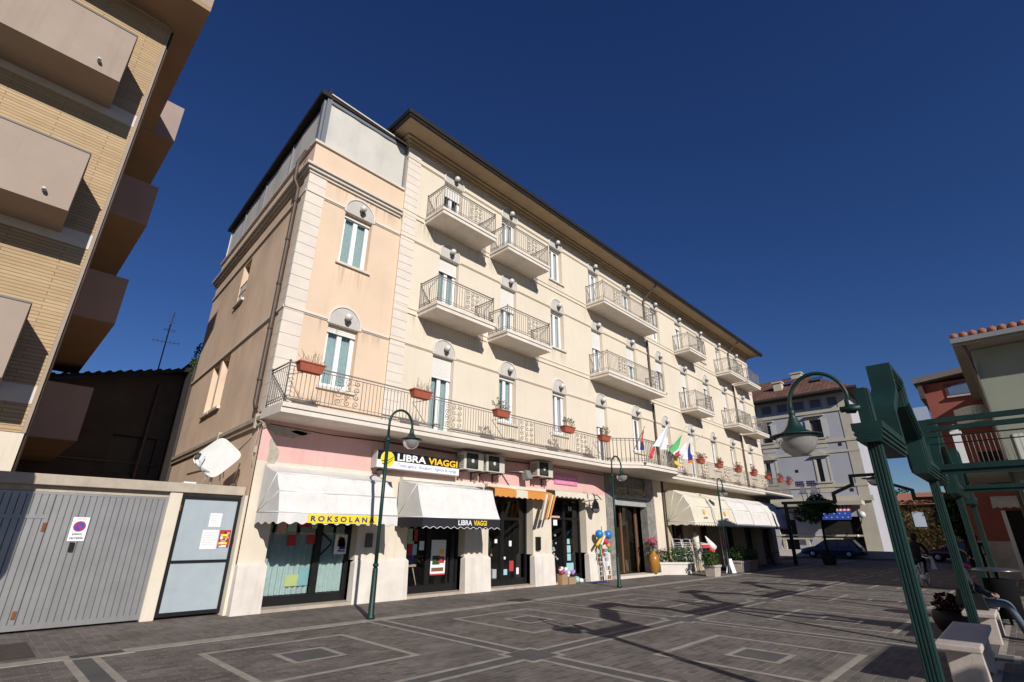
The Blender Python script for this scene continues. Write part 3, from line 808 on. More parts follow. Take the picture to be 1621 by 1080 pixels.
part('peeled_plaster_patch', [mat('bare grey plaster', (0.40, 0.37, 0.30), 0.95, 0.25, 8, 0.5)], hotel, lambda b: [b.poly([F(sx+rx*math.cos(a)*(1+.35*math.sin(3*a+ph)), sz+rz*math.sin(a)*(1+.3*math.cos(2*a+ph)), -.003) for a in [2*PI*i/26 for i in range(26)]]) for sx, sz, rx, rz, ph in ((4.85, 3.88, .42, .14, .5), (4.62, 3.35, .12, .33, 1.4), (5.2, 3.95, .22, .07, 2.2))])
for a, c, _, _ in DH:
    part('door_step', concrete, hotel, lambda b: b.box(a-.02, c+.02, 12.18, 12.62, -.02, .07))
def shopfront(a, c, z1, mull, rails, name, dep=.30, floor=.07, inside=darkw):
    o = MB(); w = .085; d0, d1 = dep, dep+.07
    F.box(o, a+.003, a+w, floor, z1, d0, d1); F.box(o, c-w, c-.003, floor, z1, d0, d1); F.box(o, a+w, c-w, z1-w, z1-.003, d0, d1)
    F.box(o, a+w, c-w, floor, floor+.20, d0, d1)
    for mm in mull: F.box(o, mm-.075, mm+.075, floor+.2, z1-w, d0-.012, d1-.002)
    for (p, q, zz) in rails: F.box(o, p, q, zz-.04, zz+.04, d0+.004, d1-.004)
    ob = o.build('shop_front', blackf, hotel)
    part('glass', dglass, ob, lambda b: F.rect(b, a+w, c-w, floor+.2, z1-w, d0+.04))
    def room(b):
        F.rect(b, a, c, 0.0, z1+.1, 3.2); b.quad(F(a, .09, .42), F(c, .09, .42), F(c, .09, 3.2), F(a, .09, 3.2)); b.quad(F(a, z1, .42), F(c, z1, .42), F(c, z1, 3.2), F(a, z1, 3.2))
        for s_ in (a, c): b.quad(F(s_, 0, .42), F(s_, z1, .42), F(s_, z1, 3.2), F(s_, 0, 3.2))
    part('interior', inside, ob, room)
    return ob
sf1 = shopfront(4.88, 7.08, 2.62, [6.22], [(4.97, 7.0, 2.1)], 'a')
sf2 = shopfront(8.62, 10.72, 2.62, [9.58, 10.5], [(9.6, 10.6, 2.1)], 'b')
sf3 = shopfront(11.70, 13.84, 2.82, [12.62], [(11.8, 13.7, 2.12)], 'c')
sf4 = shopfront(14.84, 16.98, 2.95, [15.95], [(14.9, 16.9, 2.2)], 'd')
part('curtain', curt, sf1, lambda b: (wavy(b, F, 4.98, 6.13, .28, 1.62, .42, amp=.03, waves=9), wavy(b, F, 6.31, 6.98, .28, 1.62, .42, amp=.03, waves=6)))
PAPER = [mat('paper %s' % n, c, 0.8, 0.06, 9) for n, c in (('white', (.74, .74, .74)), ('salmon', (.62, .34, .30)), ('mint', (.36, .52, .40)), ('red', (.42, .04, .05)), ('aqua', (.30, .52, .55)), ('lime', (.60, .66, .28)))]
def paper(pr, s0, s1, z0, z1, mi, d=.325):
    return part('poster', PAPER[mi], pr, lambda b: F.box(b, s0, s1, z0, z1, d, d+.004))
for a in ((5.16, 5.38, 1.62, 1.98, 1), (5.40, 5.62, 1.64, 1.98, 2), (5.68, 5.98, 1.75, 2.06, 3), (6.0, 6.15, 1.72, 2.08, 2), (5.45, 5.65, 1.33, 1.58, 3), (5.93, 6.13, 1.36, 1.58, 3)): paper(sf1, *a)
for a in ((5.55, 5.85, .45, .70, 5), (5.85, 6.1, .45, .85, 4)): paper(sf1, *a, .36)
fl_ = part('poster', [PAPER[0], leafm, yellow, navy], sf1, lambda b: (F.box(b, 6.66, 7.0, 1.12, 1.58, .325, .329, 0), [F.box(b, 6.68+.3*random.random(), 6.70+.3*random.random(), 1.15+.38*random.random(), 1.17+.4*random.random(), .322, .3245, random.choice((1, 2, 3))) for _ in range(16)]))
part('door_handle', blackf, sf1, lambda b: b.tube([F(6.28, 1.62, .29), F(6.48, 1.42, .18), F(6.48, 1.36, .18), F(6.28, 1.1, .29)], .022, 6))
for a in ((8.86, 9.08, 1.35, 1.75, 2), (9.02, 9.2, 1.42, 1.74, 3), (8.88, 9.06, 1.05, 1.34, 3), (9.06, 9.2, 1.05, 1.34, 4), (9.28, 9.45, 1.18, 1.42, 0)): paper(sf2, *a)
pb = part('poster', [PAPER[0], PAPER[3], brown, leafd, yellow], sf2, lambda b: (F.box(b, 9.72, 10.26, .52, 1.45, .325, .329), F.box(b, 9.78, 10.05, .78, 1.02, .322, .3245, 3), F.box(b, 10.0, 10.22, .82, 1.0, .319, .3215, 1), F.box(b, 9.72, 10.26, .50, .54, .322, .3245, 1), F.box(b, 9.76, 10.2, .60, .70, .322, .3245, 2), F.box(b, 10.02, 10.2, 1.06, 1.2, .322, .3245, 4)))
for a in ((12.3, 12.42, 1.35, 1.47, 0), (12.98, 13.1, 1.25, 1.42, 0), (12.74, 12.82, .85, .93, 0), (13.0, 13.2, .48, .80, 3), (13.34, 13.46, .38, .58, 0), (12.72, 12.9, .38, .55, 4)): paper(sf3, *a)
part('display_clothes', [mat('dark green knit', (.025, .04, .03), .9), skin, alu], sf3, lambda b: (b.lathe([(.05, .62), (.2, .55), (.26, .3), (.24, .0)], F(12.2, 1.0, .75), 12, 0), b.tube([F(12.2, .3, .75), F(12.2, 1.0, .75)], .02, 6, 2), b.tube([F(11.97, 1.45, .75), F(11.9, 1.2, .72), F(11.93, 1.0, .66)], .05, 6, 0), b.ball(F(11.93, .95, .66), .05, 8, 1), b.tube([F(12.43, 1.45, .75), F(12.5, 1.2, .72), F(12.47, 1.02, .66)], .05, 6, 0), b.ball(F(12.47, .97, .66), .05, 8, 1)))
part('display_goods', [navy, PAPER[0], PAPER[4], brown], sf3, lambda b: [F.box(b, s_, s_+.12+.1*random.random(), .28, .36+.2*random.random(), .5+.1*random.random(), .75, random.choice((0, 1, 2, 3))) for s_ in (11.9, 12.0, 12.15, 12.3, 12.45)])
for a in ((15.35, 15.58, 1.95, 2.2, 0), (16.15, 16.3, 1.3, 1.48, 4), (16.13, 16.35, 1.0, 1.25, 4), (16.13, 16.35, .72, .96, 4), (16.05, 16.5, .34, .64, 4)): paper(sf4, *a)
part('display_goods', [PAPER[0], PAPER[5], PAPER[3], alu, PAPER[4]], sf4, lambda b: [b.ball(F(15.0+.75*random.random(), .75+.95*random.random(), .5+.2*random.random()), .03+.035*random.random(), 8, random.choice((0, 0, 1, 3, 3, 4))) for _ in range(46)])
part('letter_stickers', PAPER[0], sf4, lambda b: [F.box(b, s_, s_+.05, 2.5, 2.66, .322, .3255) for s_ in (16.3, 16.42)])
part('price_strip', PAPER[1], sf4, lambda b: F.box(b, 14.98, 15.7, 2.22, 2.29, .29, .298))
part('awning_box_beam', trimw, hotel, lambda b: (F.box(b, 8.2, 11.35, 3.02, 3.10, -.16, -.003), F.box(b, 4.5, 7.6, 3.02, 3.10, -.16, -.003), F.box(b, 11.45, 16.9, 3.12, 3.17, -.1, -.003)))

# hotel entrance
def ent(b):
    F.box(b, 18.4, 19.0, 0, 4.12, -.04, .5); F.box(b, 21.68, 22.42, 0, 4.12, -.04, .5)
    F.box(b, 19.0, 21.68, 3.27, 4.12, .06, .5)
part('entrance_surround', graystone, hotel, ent)
part('entrance_lintel', [mat('grey lintel', (.36, .36, .35), .5, .2, 4)], hotel, lambda b: (F.box(b, 18.95, 21.75, 2.84, 3.12, -.02, .45), F.box(b, 18.95, 21.75, 3.14, 3.24, -.14, .45)))
part('entrance_interior', [mat('warm lobby', (.12, .08, .045), .8, .5, .8)], hotel, lambda b: (F.rect(b, 18.9, 21.8, 0, 3.2, 2.6), b.quad(F(18.9, .1, .3), F(21.8, .1, .3), F(21.8, .1, 2.6), F(18.9, .1, 2.6)), b.quad(F(21.68, 0, .3), F(21.68, 3, .3), F(21.68, 3, 2.6), F(21.68, 0, 2.6)), b.quad(F(19.0, 0, .3), F(19.0, 3, .3), F(19.0, 3, 2.6), F(19.0, 0, 2.6)), b.quad(F(18.9, 2.84, .3), F(21.8, 2.84, .3), F(21.8, 2.84, 2.6), F(18.9, 2.84, 2.6))))
ed = part('entrance_door', [brown], hotel, lambda b: (F.box(b, 21.5, 21.6, .12, 2.84, .5, .58), F.box(b, 19.02, 19.1, .12, 2.84, .5, .58), F.box(b, 20.26, 20.34, .12, 2.84, .5, .58)))
part('glass', dglass, ed, lambda b: F.rect(b, 19.1, 21.5, .12, 2.84, .54))
part('entrance_step', trimw, hotel, lambda b: (b.box(18.5, 22.5, 11.95, 12.9, -.02, .10)))
text_obj('hotel_lettering', 'HOTEL SVIZZERA', F, 19.05, 3.25, .33, 2.5, -.12, mat('gilt letters', (.55, .44, .18), .5), hotel, bold=.02)
part('cream_pier', creamlow, hotel, lambda b: (F.box(b, 22.42, 23.2, 0, 4.12, -.05, .3)))
def ppl(b):
    b.tube([(23.32, FY-.07, 4.1), (23.32, FY-.07, .1)], .05, 8)
part('ground_downpipe', pipe, hotel, ppl)
RH = [(24.0, 25.65, 0, 2.45), (27.1, 28.5, 0, 2.45), (30.3, 32.0, 0, 2.45), (33.3, 35.0, 0, 2.45), (36.2, 38.2, 0, 2.45)]
part('restaurant_wall', [mat('ochre plaster', (.48, .40, .28), .9, .1, 2, streak=.15)], hotel, lambda b: F.wall(b, 23.2, 38.95, 0, 4.2, RH, .4))
for a, c, _, z in RH:
    def rdoor(b):
        F.box(b, a, a+.09, 0, z, .25, .33); F.box(b, c-.09, c, 0, z, .25, .33); F.box(b, a+.09, c-.09, z-.1, z-.003, .25, .33)
        F.box(b, (a+c)/2-.06, (a+c)/2+.06, 0, z-.1, .25, .33); F.box(b, a+.09, c-.09, 0, .3, .26, .33)
    rd = part('restaurant_door', brown, hotel, rdoor)
    part('glass', dglass, rd, lambda b: F.rect(b, a+.09, c-.09, .3, z-.1, .29))
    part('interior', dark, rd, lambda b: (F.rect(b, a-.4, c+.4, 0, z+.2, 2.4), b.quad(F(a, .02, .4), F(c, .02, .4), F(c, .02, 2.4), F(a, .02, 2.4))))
# small wall fittings
part('meter_box', [mat('dark meter', (.09, .08, .07), .5)], hotel, lambda b: F.box(b, 7.32, 7.50, 1.28, 1.62, -.07, -.002))
part('meter_box', blackf, hotel, lambda b: F.box(b, 13.95, 14.15, 1.12, 1.55, -.09, -.002))
def cables(b):
    b.tube([(4.45, LY-.05, 4.03), (6, LY-.05, 3.98), (8, FY-.05, 4.02), (11, FY-.05, 3.99), (15, FY-.05, 4.03), (18.3, FY-.05, 4.0)], .018, 5)
    b.tube([(4.45, LY-.04, 3.97), (7, LY-.04, 4.02), (10, FY-.04, 3.96), (14, FY-.04, 4.0)], .012, 5)
    b.tube([(7.6, FY-.03, 4.0), (7.62, FY-.03, 3.2)], .012, 5)
    b.tube([(12.2, FY-.04, 3.62), (12.9, FY-.05, 3.63), (13.2, FY-.1, 3.6)], .015, 5)
    for i in range(7): b.tube([(12.25+.05*i, FY-.02, 3.52-.05*i), (12.3+.05*i, FY-.05, 3.47-.05*i)], .014, 5)
    F.box(b, 12.15, 12.32, 3.56, 3.70, -.06, -.002)
part('cable_run', pipe, hotel, cables)

# ------------------------------------------------------------------ awnings and shop signs
def scallop(b, p0, p1, zt, zb, mi, n=9, amp=.05, thick=.006, up=(0, -1)):
    """hanging valance with a wavy lower edge from p0 to p1 (xy)"""
    k = n*8
    for i in range(k):
        t0, t1 = i/k, (i+1)/k
        z0 = zb+amp*abs(math.sin(PI*n*t0)); z1 = zb+amp*abs(math.sin(PI*n*t1))
        z0 = zb+amp*(.5-.5*math.cos(2*PI*n*t0)); z1 = zb+amp*(.5-.5*math.cos(2*PI*n*t1))
        a = (p0[0]+(p1[0]-p0[0])*t0, p0[1]+(p1[1]-p0[1])*t0); c = (p0[0]+(p1[0]-p0[0])*t1, p0[1]+(p1[1]-p0[1])*t1)
        b.quad((*a, z0), (*c, z1), (*c, zt), (*a, zt), mi)
def awning(name, x0, x1, prof, mats, label, n=11, val=.24, amp=.05, sidecol=0, valcol=1, group=None):
    """box awning: prof = (y, z) from the wall to the front lip; canvas sags a little between its hoops"""
    t = thing(name, ((x0+x1)/2, prof[0][0], prof[-1][1]), label, 'awning', group)
    def cv(b):
        NX = 26
        P = []
        for (ya, za), (yb, zb_) in zip(prof, prof[1:]):
            for k in range(5):
                q = k/5; sag = .022*math.sin(PI*q)
                P.append((ya+(yb-ya)*q+sag*.6, za+(zb_-za)*q-sag))
        P.append(prof[-1])
        nP = len(P)
        vs = []
        for i in range(NX+1):
            x = x0+(x1-x0)*i/NX
            for j, (y, z) in enumerate(P):
                w = (.010*math.sin(i*1.7+j*.9)+.014*math.sin(i*.55+j*.37+x0))*math.sin(PI*j/(nP-1))
                vs.append((x, y+w, z+w))
        b.add(vs, [(i*nP+j, (i+1)*nP+j, (i+1)*nP+j+1, i*nP+j+1) for i in range(NX) for j in range(nP-1)], 0, True)
        for x in (x0, x1):
            b.poly([(x, prof[0][0], prof[-1][1])]+[(x, y, z) for y, z in P], sidecol)
    o = part('canopy', mats, t, cv)
    yl, zl = prof[-1]
    def vl(b):
        scallop(b, (x0, prof[0][0]), (x0, yl), zl, zl-val, valcol, max(2, n//3), amp)
        scallop(b, (x0, yl), (x1, yl), zl, zl-val, valcol, n, amp)
        scallop(b, (x1, yl), (x1, prof[0][0]), zl, zl-val, valcol, max(2, n//3), amp)
    part('valance', mats, t, vl)
    def fr(b):
        for y, z in prof[1:-1]: b.tube([(x0, y, z), (x1, y, z)], .014, 5)
        b.tube([(x0, yl, zl), (x1, yl, zl)], .014, 5)
        for x in (x0, x1):
            for y, z in prof[1:]: b.tube([(x, prof[0][0]-.02, prof[-1][1]+.02), (x, y, z)], .012, 5)
    part('hoop_frame', alu, t, fr)
    return t
P1 = [(12.2, 3.08), (11.42, 2.84), (11.14, 2.45), (11.0, 2.02)]
aw1 = awning('shop_awning', 4.47, 7.38, P1, [awnw, awnw], 'white box awning with yellow lettered strip over the curtained corner shop', n=11)
FA = Fr((0, 11.0), (1, 0), (0, 1))
part('name_strip', yellow, aw1, lambda b: FA.box(b, 5.10, 6.80, 1.815, 1.995, -.014, -.008))
text_obj('name_lettering', 'R O K S O L A N A', FA, 5.17, 1.845, .115, 1.56, -.018, navy, aw1, bold=.035)
P2 = [(12.2, 3.02), (11.36, 2.86), (11.0, 2.02)]
aw2 = awning('shop_awning', 8.14, 10.92, P2, [awnw, awnb], 'white box awning with black lettered valance over the travel agency door', n=12, val=.27, amp=.045)
text_obj('name_lettering', 'LIBRA', FA, 9.32, 1.84, .135, .50, -.012, PAPER[0], aw2, bold=.025)
text_obj('name_lettering', 'VIAGGI', FA, 9.88, 1.84, .135, .50, -.012, yellow, aw2, bold=.025)
part('valance_piping', PAPER[0], aw2, lambda b: b.tube([(8.14+2.78*i/120, 10.995, 2.02-.27+.045*(.5-.5*math.cos(2*PI*12*i/120))) for i in range(121)], .008, 4))
# short roller awning, orange and white
t3 = thing('roller_awning', (12.95, 12.2, 2.7), 'short orange and white striped awning with its right end hanging torn', 'awning')
def oc(b):
    X = [11.45, 12.45, 13.0, 13.8, 14.3]
    for i, (a, c) in enumerate(zip(X, X[1:])):
        mi = 0 if i in (0, 2, 3) else 1
        b.quad((a, 12.2, 3.10), (c, 12.2, 3.10), (c, 11.78, 2.99), (a, 11.78, 2.99), mi)
        scallop(b, (a, 11.78), (c, 11.78), 2.99, 2.74, mi, max(1, round((c-a)/.25)), .035)
    # loose end folded down
    for i, (w, mi) in enumerate(((.10, 1), (.05, 2), (.12, 0), (.06, 1), (.10, 0))):
        a = 13.74+.11*i
        b.add([(a+.22, 11.76, 2.95), (a+.22+w, 11.76, 2.95), (a-.16+w, 11.70, 2.10+.03*i), (a-.16, 11.70, 2.08+.02*i), (a+.22, 11.80, 2.95), (a+.22+w, 11.80, 2.95), (a-.1+w, 11.85, 2.12), (a-.1, 11.85, 2.10)], [(0,1,2,3), (4,5,6,7), (1,5,6,2), (0,4,7,3)], mi)
part('canopy', [orange, awnc, mat('grey stripe', (.22, .2, .2), .8)], t3, oc)
part('roller_box', trimw, t3, lambda b: b.box(11.42, 14.32, 12.08, 12.19, 3.06, 3.16))
t4 = thing('roller_awning', (15.6, 12.2, 2.8), 'short plain cream scalloped awning over the toy shop door', 'awning')
def cc(b):
    b.quad((14.42, 12.2, 3.2), (16.75, 12.2, 3.2), (16.75, 11.74, 3.10), (14.42, 11.74, 3.10))
    scallop(b, (14.42, 11.74), (16.75, 11.74), 3.10, 2.88, 0, 9, .05)
part('canopy', awnc, t4, cc)
part('crank_arm', pipe, t4, lambda b: (b.tube([(16.8, 12.15, 3.0), (16.8, 11.6, 3.08), (16.95, 11.5, 2.9)], .02, 5), b.tube([(16.7, 12.1, 2.85), (17.3, 11.9, 2.95)], .015, 5), b.tube([(17.1, 11.95, 3.15), (17.12, 11.9, 2.7)], .015, 5)))
one('shadow_shape', [mat('grey shadow tone', (.14, .13, .12), .5, .2, 8)], lambda b: (b.tube([(17.12, 12.28, 3.06), (17.1, 12.0, 3.16), (17.1, 11.9, 3.0)], .018, 6), b.lathe([(.03, .5), (.06, .42), (.12, .34), (.16, .08), (.12, .0), (.02, -.04)], (17.1, 11.9, 2.46), 6, smooth=False)), 'grey solid standing in for a shadow on the pier right of the toy shop', 'shadow shape')  # grey solid modelled in place of a shadow on the pier

sg = thing('shop_sign', (8.67, 12.0, 3.28), 'black and white lightbox with yellow emblem reading LIBRA VIAGGI', 'sign')
FN = Fr((0, 12.0), (1, 0), (0, 1))
part('casing', [mat('grey sign casing', (.42, .40, .37), .5)], sg, lambda b: FN.box(b, 7.23, 10.12, 3.26, 3.74, .004, .26), .012)
part('face', [whitep, blackf], sg, lambda b: (FN.box(b, 7.25, 10.10, 3.28, 3.475, -.004, .002), FN.box(b, 7.25, 10.10, 3.477, 3.72, -.004, .002, 1)))
part('emblem', [yellow, blackf, mat('pale yellow', (.85, .75, .3), .5)], sg, lambda b: (b.prism([FN(7.56+.215*math.cos(a), 3.51+.215*math.sin(a), -.006) for a in [2*PI*i/28 for i in range(28)]], (0, -.004, 0), 2), b.prism([FN(7.56+.20*math.cos(a), 3.51+.20*math.sin(a), -.011) for a in [2*PI*i/28 for i in range(28)]], (0, -.004, 0), 0),
     [b.add([FN(7.37+.01*k, z-.004, -.017), FN(7.56, z+.008, -.017), FN(7.56, z+.032, -.017), FN(7.37+.01*k, z+.018, -.017), FN(7.75-.01*k, z+.135, -.017), FN(7.75-.01*k, z+.155, -.017)], [(0,1,2,3), (1,4,5,2)], 1) for k, z in ((0, 3.44), (3, 3.365))]))
text_obj('lettering', 'LIBRA', FN, 7.87, 3.50, .19, .98, -.012, whitep, sg, bold=.03)
text_obj('lettering', 'VIAGGI', FN, 8.93, 3.50, .19, 1.10, -.012, mat('amber letters', (.85, .5, .03), .5), sg, bold=.03)
text_obj('lettering', 'Travel agency   Reisebüro   Agence de voyage', FN, 7.90, 3.31, .115, 2.1, -.008, mat('violet ink', (.10, .08, .38), .6), sg)
part('bracket', pipe, sg, lambda b: (b.tube([(7.34, 12.05, 3.26), (7.34, 12.0, 3.08), (7.42, 12.1, 2.98), (7.40, 12.2, 2.2)], .02, 5), b.box(7.26, 7.42, 12.0, 12.2, 3.12, 3.25)))
ps = thing('shop_sign', (15.73, 12.29, 3.43), 'small pink lettered board above the toy shop awning', 'sign')
part('board', mat('pink sign board', (.58, .20, .36), .5), ps, lambda b: F.box(b, 15.03, 16.45, 3.42, 3.78, -.05, -.004))
text_obj('lettering', 'Casa dei giochi', F, 15.12, 3.60, .12, 1.2, -.053, mat('pale pink letters', (.8, .5, .62), .5), ps, bold=.01)
text_obj('lettering', 'giocattoli e regali', F, 15.2, 3.47, .06, 1.0, -.053, mat('pale pink letters', (.8, .5, .62)), ps)

def ac(x0, w, h, z, label):
    yf = 11.82
    t = thing('air_conditioner', (x0+w/2, 12.1, z), label, 'air conditioner', 'air conditioners under the long balcony')
    part('casing', acm, t, lambda b: b.box(x0, x0+w, yf, 12.2, z, z+h), .012)
    def gr(b):
        cx, cz, r = x0+w*.40, z+h*.5, h*.40
        b.box(cx-r*1.12, cx+r*1.12, yf-.004, yf-.001, cz-r*1.1, cz+r*1.1)
        for i in range(13): b.tube([(cx-r*1.1, yf-.01, cz-r*1.05+r*.175*i), (cx+r*1.1, yf-.01, cz-r*1.05+r*.175*i)], .004, 3, 1)
        b.prism([(cx+r*math.cos(2*PI*i/24), yf-.004, cz+r*math.sin(2*PI*i/24)) for i in range(24)], (0, -.006, 0), 0)
        for k in range(1, 5): b.tube([(cx+r*k/4.4*math.cos(2*PI*i/20), yf-.016, cz+r*k/4.4*math.sin(2*PI*i/20)) for i in range(21)], .005, 3, 1, caps=False)
        for i in range(8): b.tube([(cx, yf-.016, cz), (cx+r*math.cos(PI*i/4), yf-.016, cz+r*math.sin(PI*i/4))], .004, 3, 1)
        b.prism([(cx+.06*math.cos(2*PI*i/12), yf-.02, cz+.06*math.sin(2*PI*i/12)) for i in range(12)], (0, -.008, 0), 2)
    part('fan_grille', [blackf, mat('grey wire', (.16, .16, .15), .5), acm], t, gr)
    part('side_vents', blackf, t, lambda b: [b.box(x0-.004, x0-.001, yf+.05, 12.15, z+.06+.05*i, z+.075+.05*i) for i in range(int(h/.05)-2)])
    part('bracket', pipe, t, lambda b: [(b.box(x, x+.04, 11.8, 12.295, z-.045, z-.003), b.box(x, x+.035, 12.25, 12.295, z-.28, z-.047), b.tube([(x+.02, 11.86, z-.04), (x+.02, 12.27, z-.26)], .012, 4)) for x in (x0+.1, x0+w-.14)])
    part('hose', acm, t, lambda b: b.tube([(x0+w-.05, 12.1, z+.05), (x0+w+.03, 12.2, z-.1), (x0+w+.02, 12.27, z-.35)], .016, 5))
ac(10.17, .80, .54, 3.47, 'air conditioner next to the black lightbox sign, left of the adjacent pair')
ac(11.10, .82, .54, 3.48, 'air conditioner right of the adjacent pair, nearer to the floodlight')
ac(13.58, .84, .54, 3.54, 'air conditioner standing alone left of the pink sign board')
fl = thing('floodlight', (13.15, 12.2, 3.5), 'grey floodlight on a wall arm above the striped awning', 'floodlight')
part('arm', acm, fl, lambda b: b.tube([(12.3, 12.26, 3.65), (12.9, 12.1, 3.66), (13.12, 11.95, 3.62)], .022, 6))
part('housing', [mat('grey housing', (.20, .20, .20), .5)], fl, lambda b: b.prism([(13.02, 11.9, 3.70), (13.02, 12.1, 3.66), (13.02, 12.02, 3.36), (13.02, 11.78, 3.42)], (.24, 0, 0)))

# restaurant awnings
RP = [(12.22, 3.72), (11.75, 3.68), (11.3, 3.42), (11.0, 2.95), (10.85, 2.24)]
rg = 'row of restaurant awnings right of the entrance'
def logo(t, xc):
    Fq = Fr((0, 10.90), (1, 0), (0, 1))
    sl = lambda z: 10.85+(z-2.24)*(.15/.71)
    def lg(b):
        for i in range(12):
            a = 2*PI*i/12
            p = [(xc+.10*math.cos(a+da)*k, 0, 2.72+.10*math.sin(a+da)*k) for da, k in ((-.2, 1), (0, 1.7), (.2, 1))]
            b.poly([(q[0], sl(q[2])-.022, q[2]) for q in p], 0)
        b.poly([(xc+.1*math.cos(2*PI*i/16), sl(2.72+.1*math.sin(2*PI*i/16))-.02, 2.72+.1*math.sin(2*PI*i/16)) for i in range(16)], 0)
    part('logo_print', mat('grey print', (.2, .2, .25), .8), t, lambda b: [b.box(xc-.2+.08*i, xc-.14+.08*i, sl(2.45)-.03, sl(2.45)-.024, 2.41, 2.49) for i in range(5)])
    part('sun_logo', [mat('orange print', (.75, .38, .08), .8), mat('grey print', (.2, .2, .25), .8)], t, lg)
for a, c, mt_, lb in ((23.5, 25.9, awnc, 'cream awning with orange sun emblem, the one beside the entrance pier'), (25.98, 28.4, awnc, 'cream awning with orange sun emblem, touching the white awnings'),
                  (28.5, 31.0, awnw, 'plain white restaurant awning adjoining the cream ones'), (31.08, 33.9, awnw, 'plain white restaurant awning between two other white ones'), (33.98, 37.6, awnw, 'widest plain white awning at the far end of the hotel')):
    t = awning('restaurant_awning', a, c, RP, [mt_, mt_], lb, n=9, val=.16, amp=.05, group=rg)
    if mt_ is awnc: logo(t, (a+c)/2+.1)

# ---- flower boxes on the railing
pg = 'flower boxes on the first floor railing'
def planter(x, y, label, kind, n=26):
    t = thing('flower_box', (x, y, 5.12), label, 'flower box', pg)
    z = 5.11
    def bx(b):
        vs = [(x-.26, y-.09, z), (x+.26, y-.09, z), (x+.26, y+.09, z), (x-.26, y+.09, z), (x-.31, y-.125, z+.22), (x+.31, y-.125, z+.22), (x+.31, y+.125, z+.22), (x-.31, y+.125, z+.22)]
        b.add(vs, [(0,3,2,1), (0,1,5,4), (1,2,6,5), (2,3,7,6), (3,0,4,7), (4,5,6,7)])
        b.box(x-.325, x+.325, y-.14, y+.14, z+.19, z+.222)
    part('box', terra, t, bx)
    def pl(b):
        for i in range(n):
            px = x-.26+.52*random.random(); h = .12+.25*random.random(); dx = random.uniform(-.16, .16); dy = random.uniform(-.14, .1)
            b.tube([(px, y, z+.21), (px+dx*.5, y+dy*.5, z+.21+h*.6), (px+dx, y+dy, z+.21+h)], .004, 3, 0, caps=False)
            if kind: b.leaves((px+dx, y+dy, z+.2+h), (.06, .06, .05), 4, .035, 1)
            if kind > 1: b.leaves((px+dx*1.3, y+dy-.06, z+.16+h*.6), (.08, .06, .07), 4, .04, 2)
    part('plant', [leaft, leaft, leafr], t, pl)
for x, k, lb in ((4.7, 0, 'terracotta flower box with dry stems before the corner window'), (7.88, 0, 'terracotta flower box with dry stems left of the lowest shuttered door'), (11.05, 1, 'terracotta flower box with a small plant before the second lowest window'), (14.5, 1, 'terracotta flower box with one leaning plant before the third lowest window'),
                 (16.85, 1, 'terracotta flower box left of the balcony bulge'), (22.75, 2, 'terracotta flower box just right of the flags'), (25.6, 2, 'terracotta flower box with leaves right of the flag door'), (27.9, 2, 'flower box with red blooms by the far lamp'), (30.6, 2, 'flower box with red blooms between far windows'), (33.1, 2, 'flower box with red blooms left of the far downpipe'), (35.6, 2, 'flower box with red blooms right of the far downpipe'), (38.0, 2, 'red flower box close to the far corner of the hotel'), (39.9, 2, 'red flower box at the very end of the long railing')):
    planter(x, 11.14, lb, k)

# ---- flags over the entrance
fg = 'flags over the hotel entrance'
FM = {'w': mat('white cloth', (.70, .70, .72), .9), 'g': mat('green cloth', (.10, .42, .14), .9), 'r': mat('red cloth', (.55, .05, .06), .9), 'b': mat('blue cloth', (.03, .04, .25), .9), 'y': mat('yellow cloth', (.75, .5, .06), .9), 'o': mat('orange cloth', (.7, .2, .05), .9), 'k': mat('dark cloth', (.05, .04, .07), .9)}
def flag(base, tip, label, patches):
    t = thing('flag', base, label, 'flag', fg)
    part('pole', acm, t, lambda b: (b.tube([base, tip], .016, 6), b.ball(tip, .03, 8)))
    cols = []
    def cl(b):
        for (A, B, C_, D, bands) in patches:
            A, B, C_, D = map(Vector, (A, B, C_, D)); N, M_ = 9, 14
            vs = []
            for j in range(M_+1):
                v = j/M_
                for i in range(N+1):
                    u = i/N; q = (A*(1-u)+B*u)*(1-v)+(D*(1-u)+C_*u)*v
                    q.y += .07*v*math.sin(9*u+2*v)+.02*math.sin(5*v); q.z += .02*math.sin(7*u)*v
                    vs.append(q)
            for c in bands:
                if c not in cols: cols.append(c)
            fs = []; st = len(b.m)
            for j in range(M_):
                for i in range(N): fs.append((j*(N+1)+i, j*(N+1)+i+1, (j+1)*(N+1)+i+1, (j+1)*(N+1)+i))
            b.add(vs, fs, 0, True)
            for n_ in range(len(fs)): b.m[st+n_] = cols.index(bands[min(len(bands)-1, int((n_//N)/M_*len(bands)))])
    bb = MB(); cl(bb); bb.build('cloth', [FM[c] for c in cols], t)
flag((17.9, 10.5, 4.75), (17.55, 9.7, 5.6), 'dark flag with red and blue, hanging furled at the left of the flags', [((17.5, 9.72, 5.55), (17.62, 9.8, 5.4), (17.75, 10.0, 4.75), (17.45, 9.9, 4.72), 'krrkb')])
flag((20.0, 10.3, 4.7), (19.42, 9.6, 6.05), 'large white flag with a red tip at its lower corner', [((19.38, 9.65, 5.98), (19.5, 9.7, 5.85), (19.5, 9.95, 4.95), (18.5, 9.9, 4.98), 'w'), ((18.5, 9.9, 4.98), (18.62, 9.9, 4.86), (18.12, 9.9, 4.44), (18.06, 9.9, 4.5), 'r')])
flag((19.6, 10.35, 4.6), (21.1, 9.6, 6.15), 'green white and red flag on a slanting pole', [((20.83, 9.72, 5.78), (20.0, 10.0, 5.05), (20.2, 9.9, 4.72), (20.62, 9.85, 5.0), 'gggggwrr')])
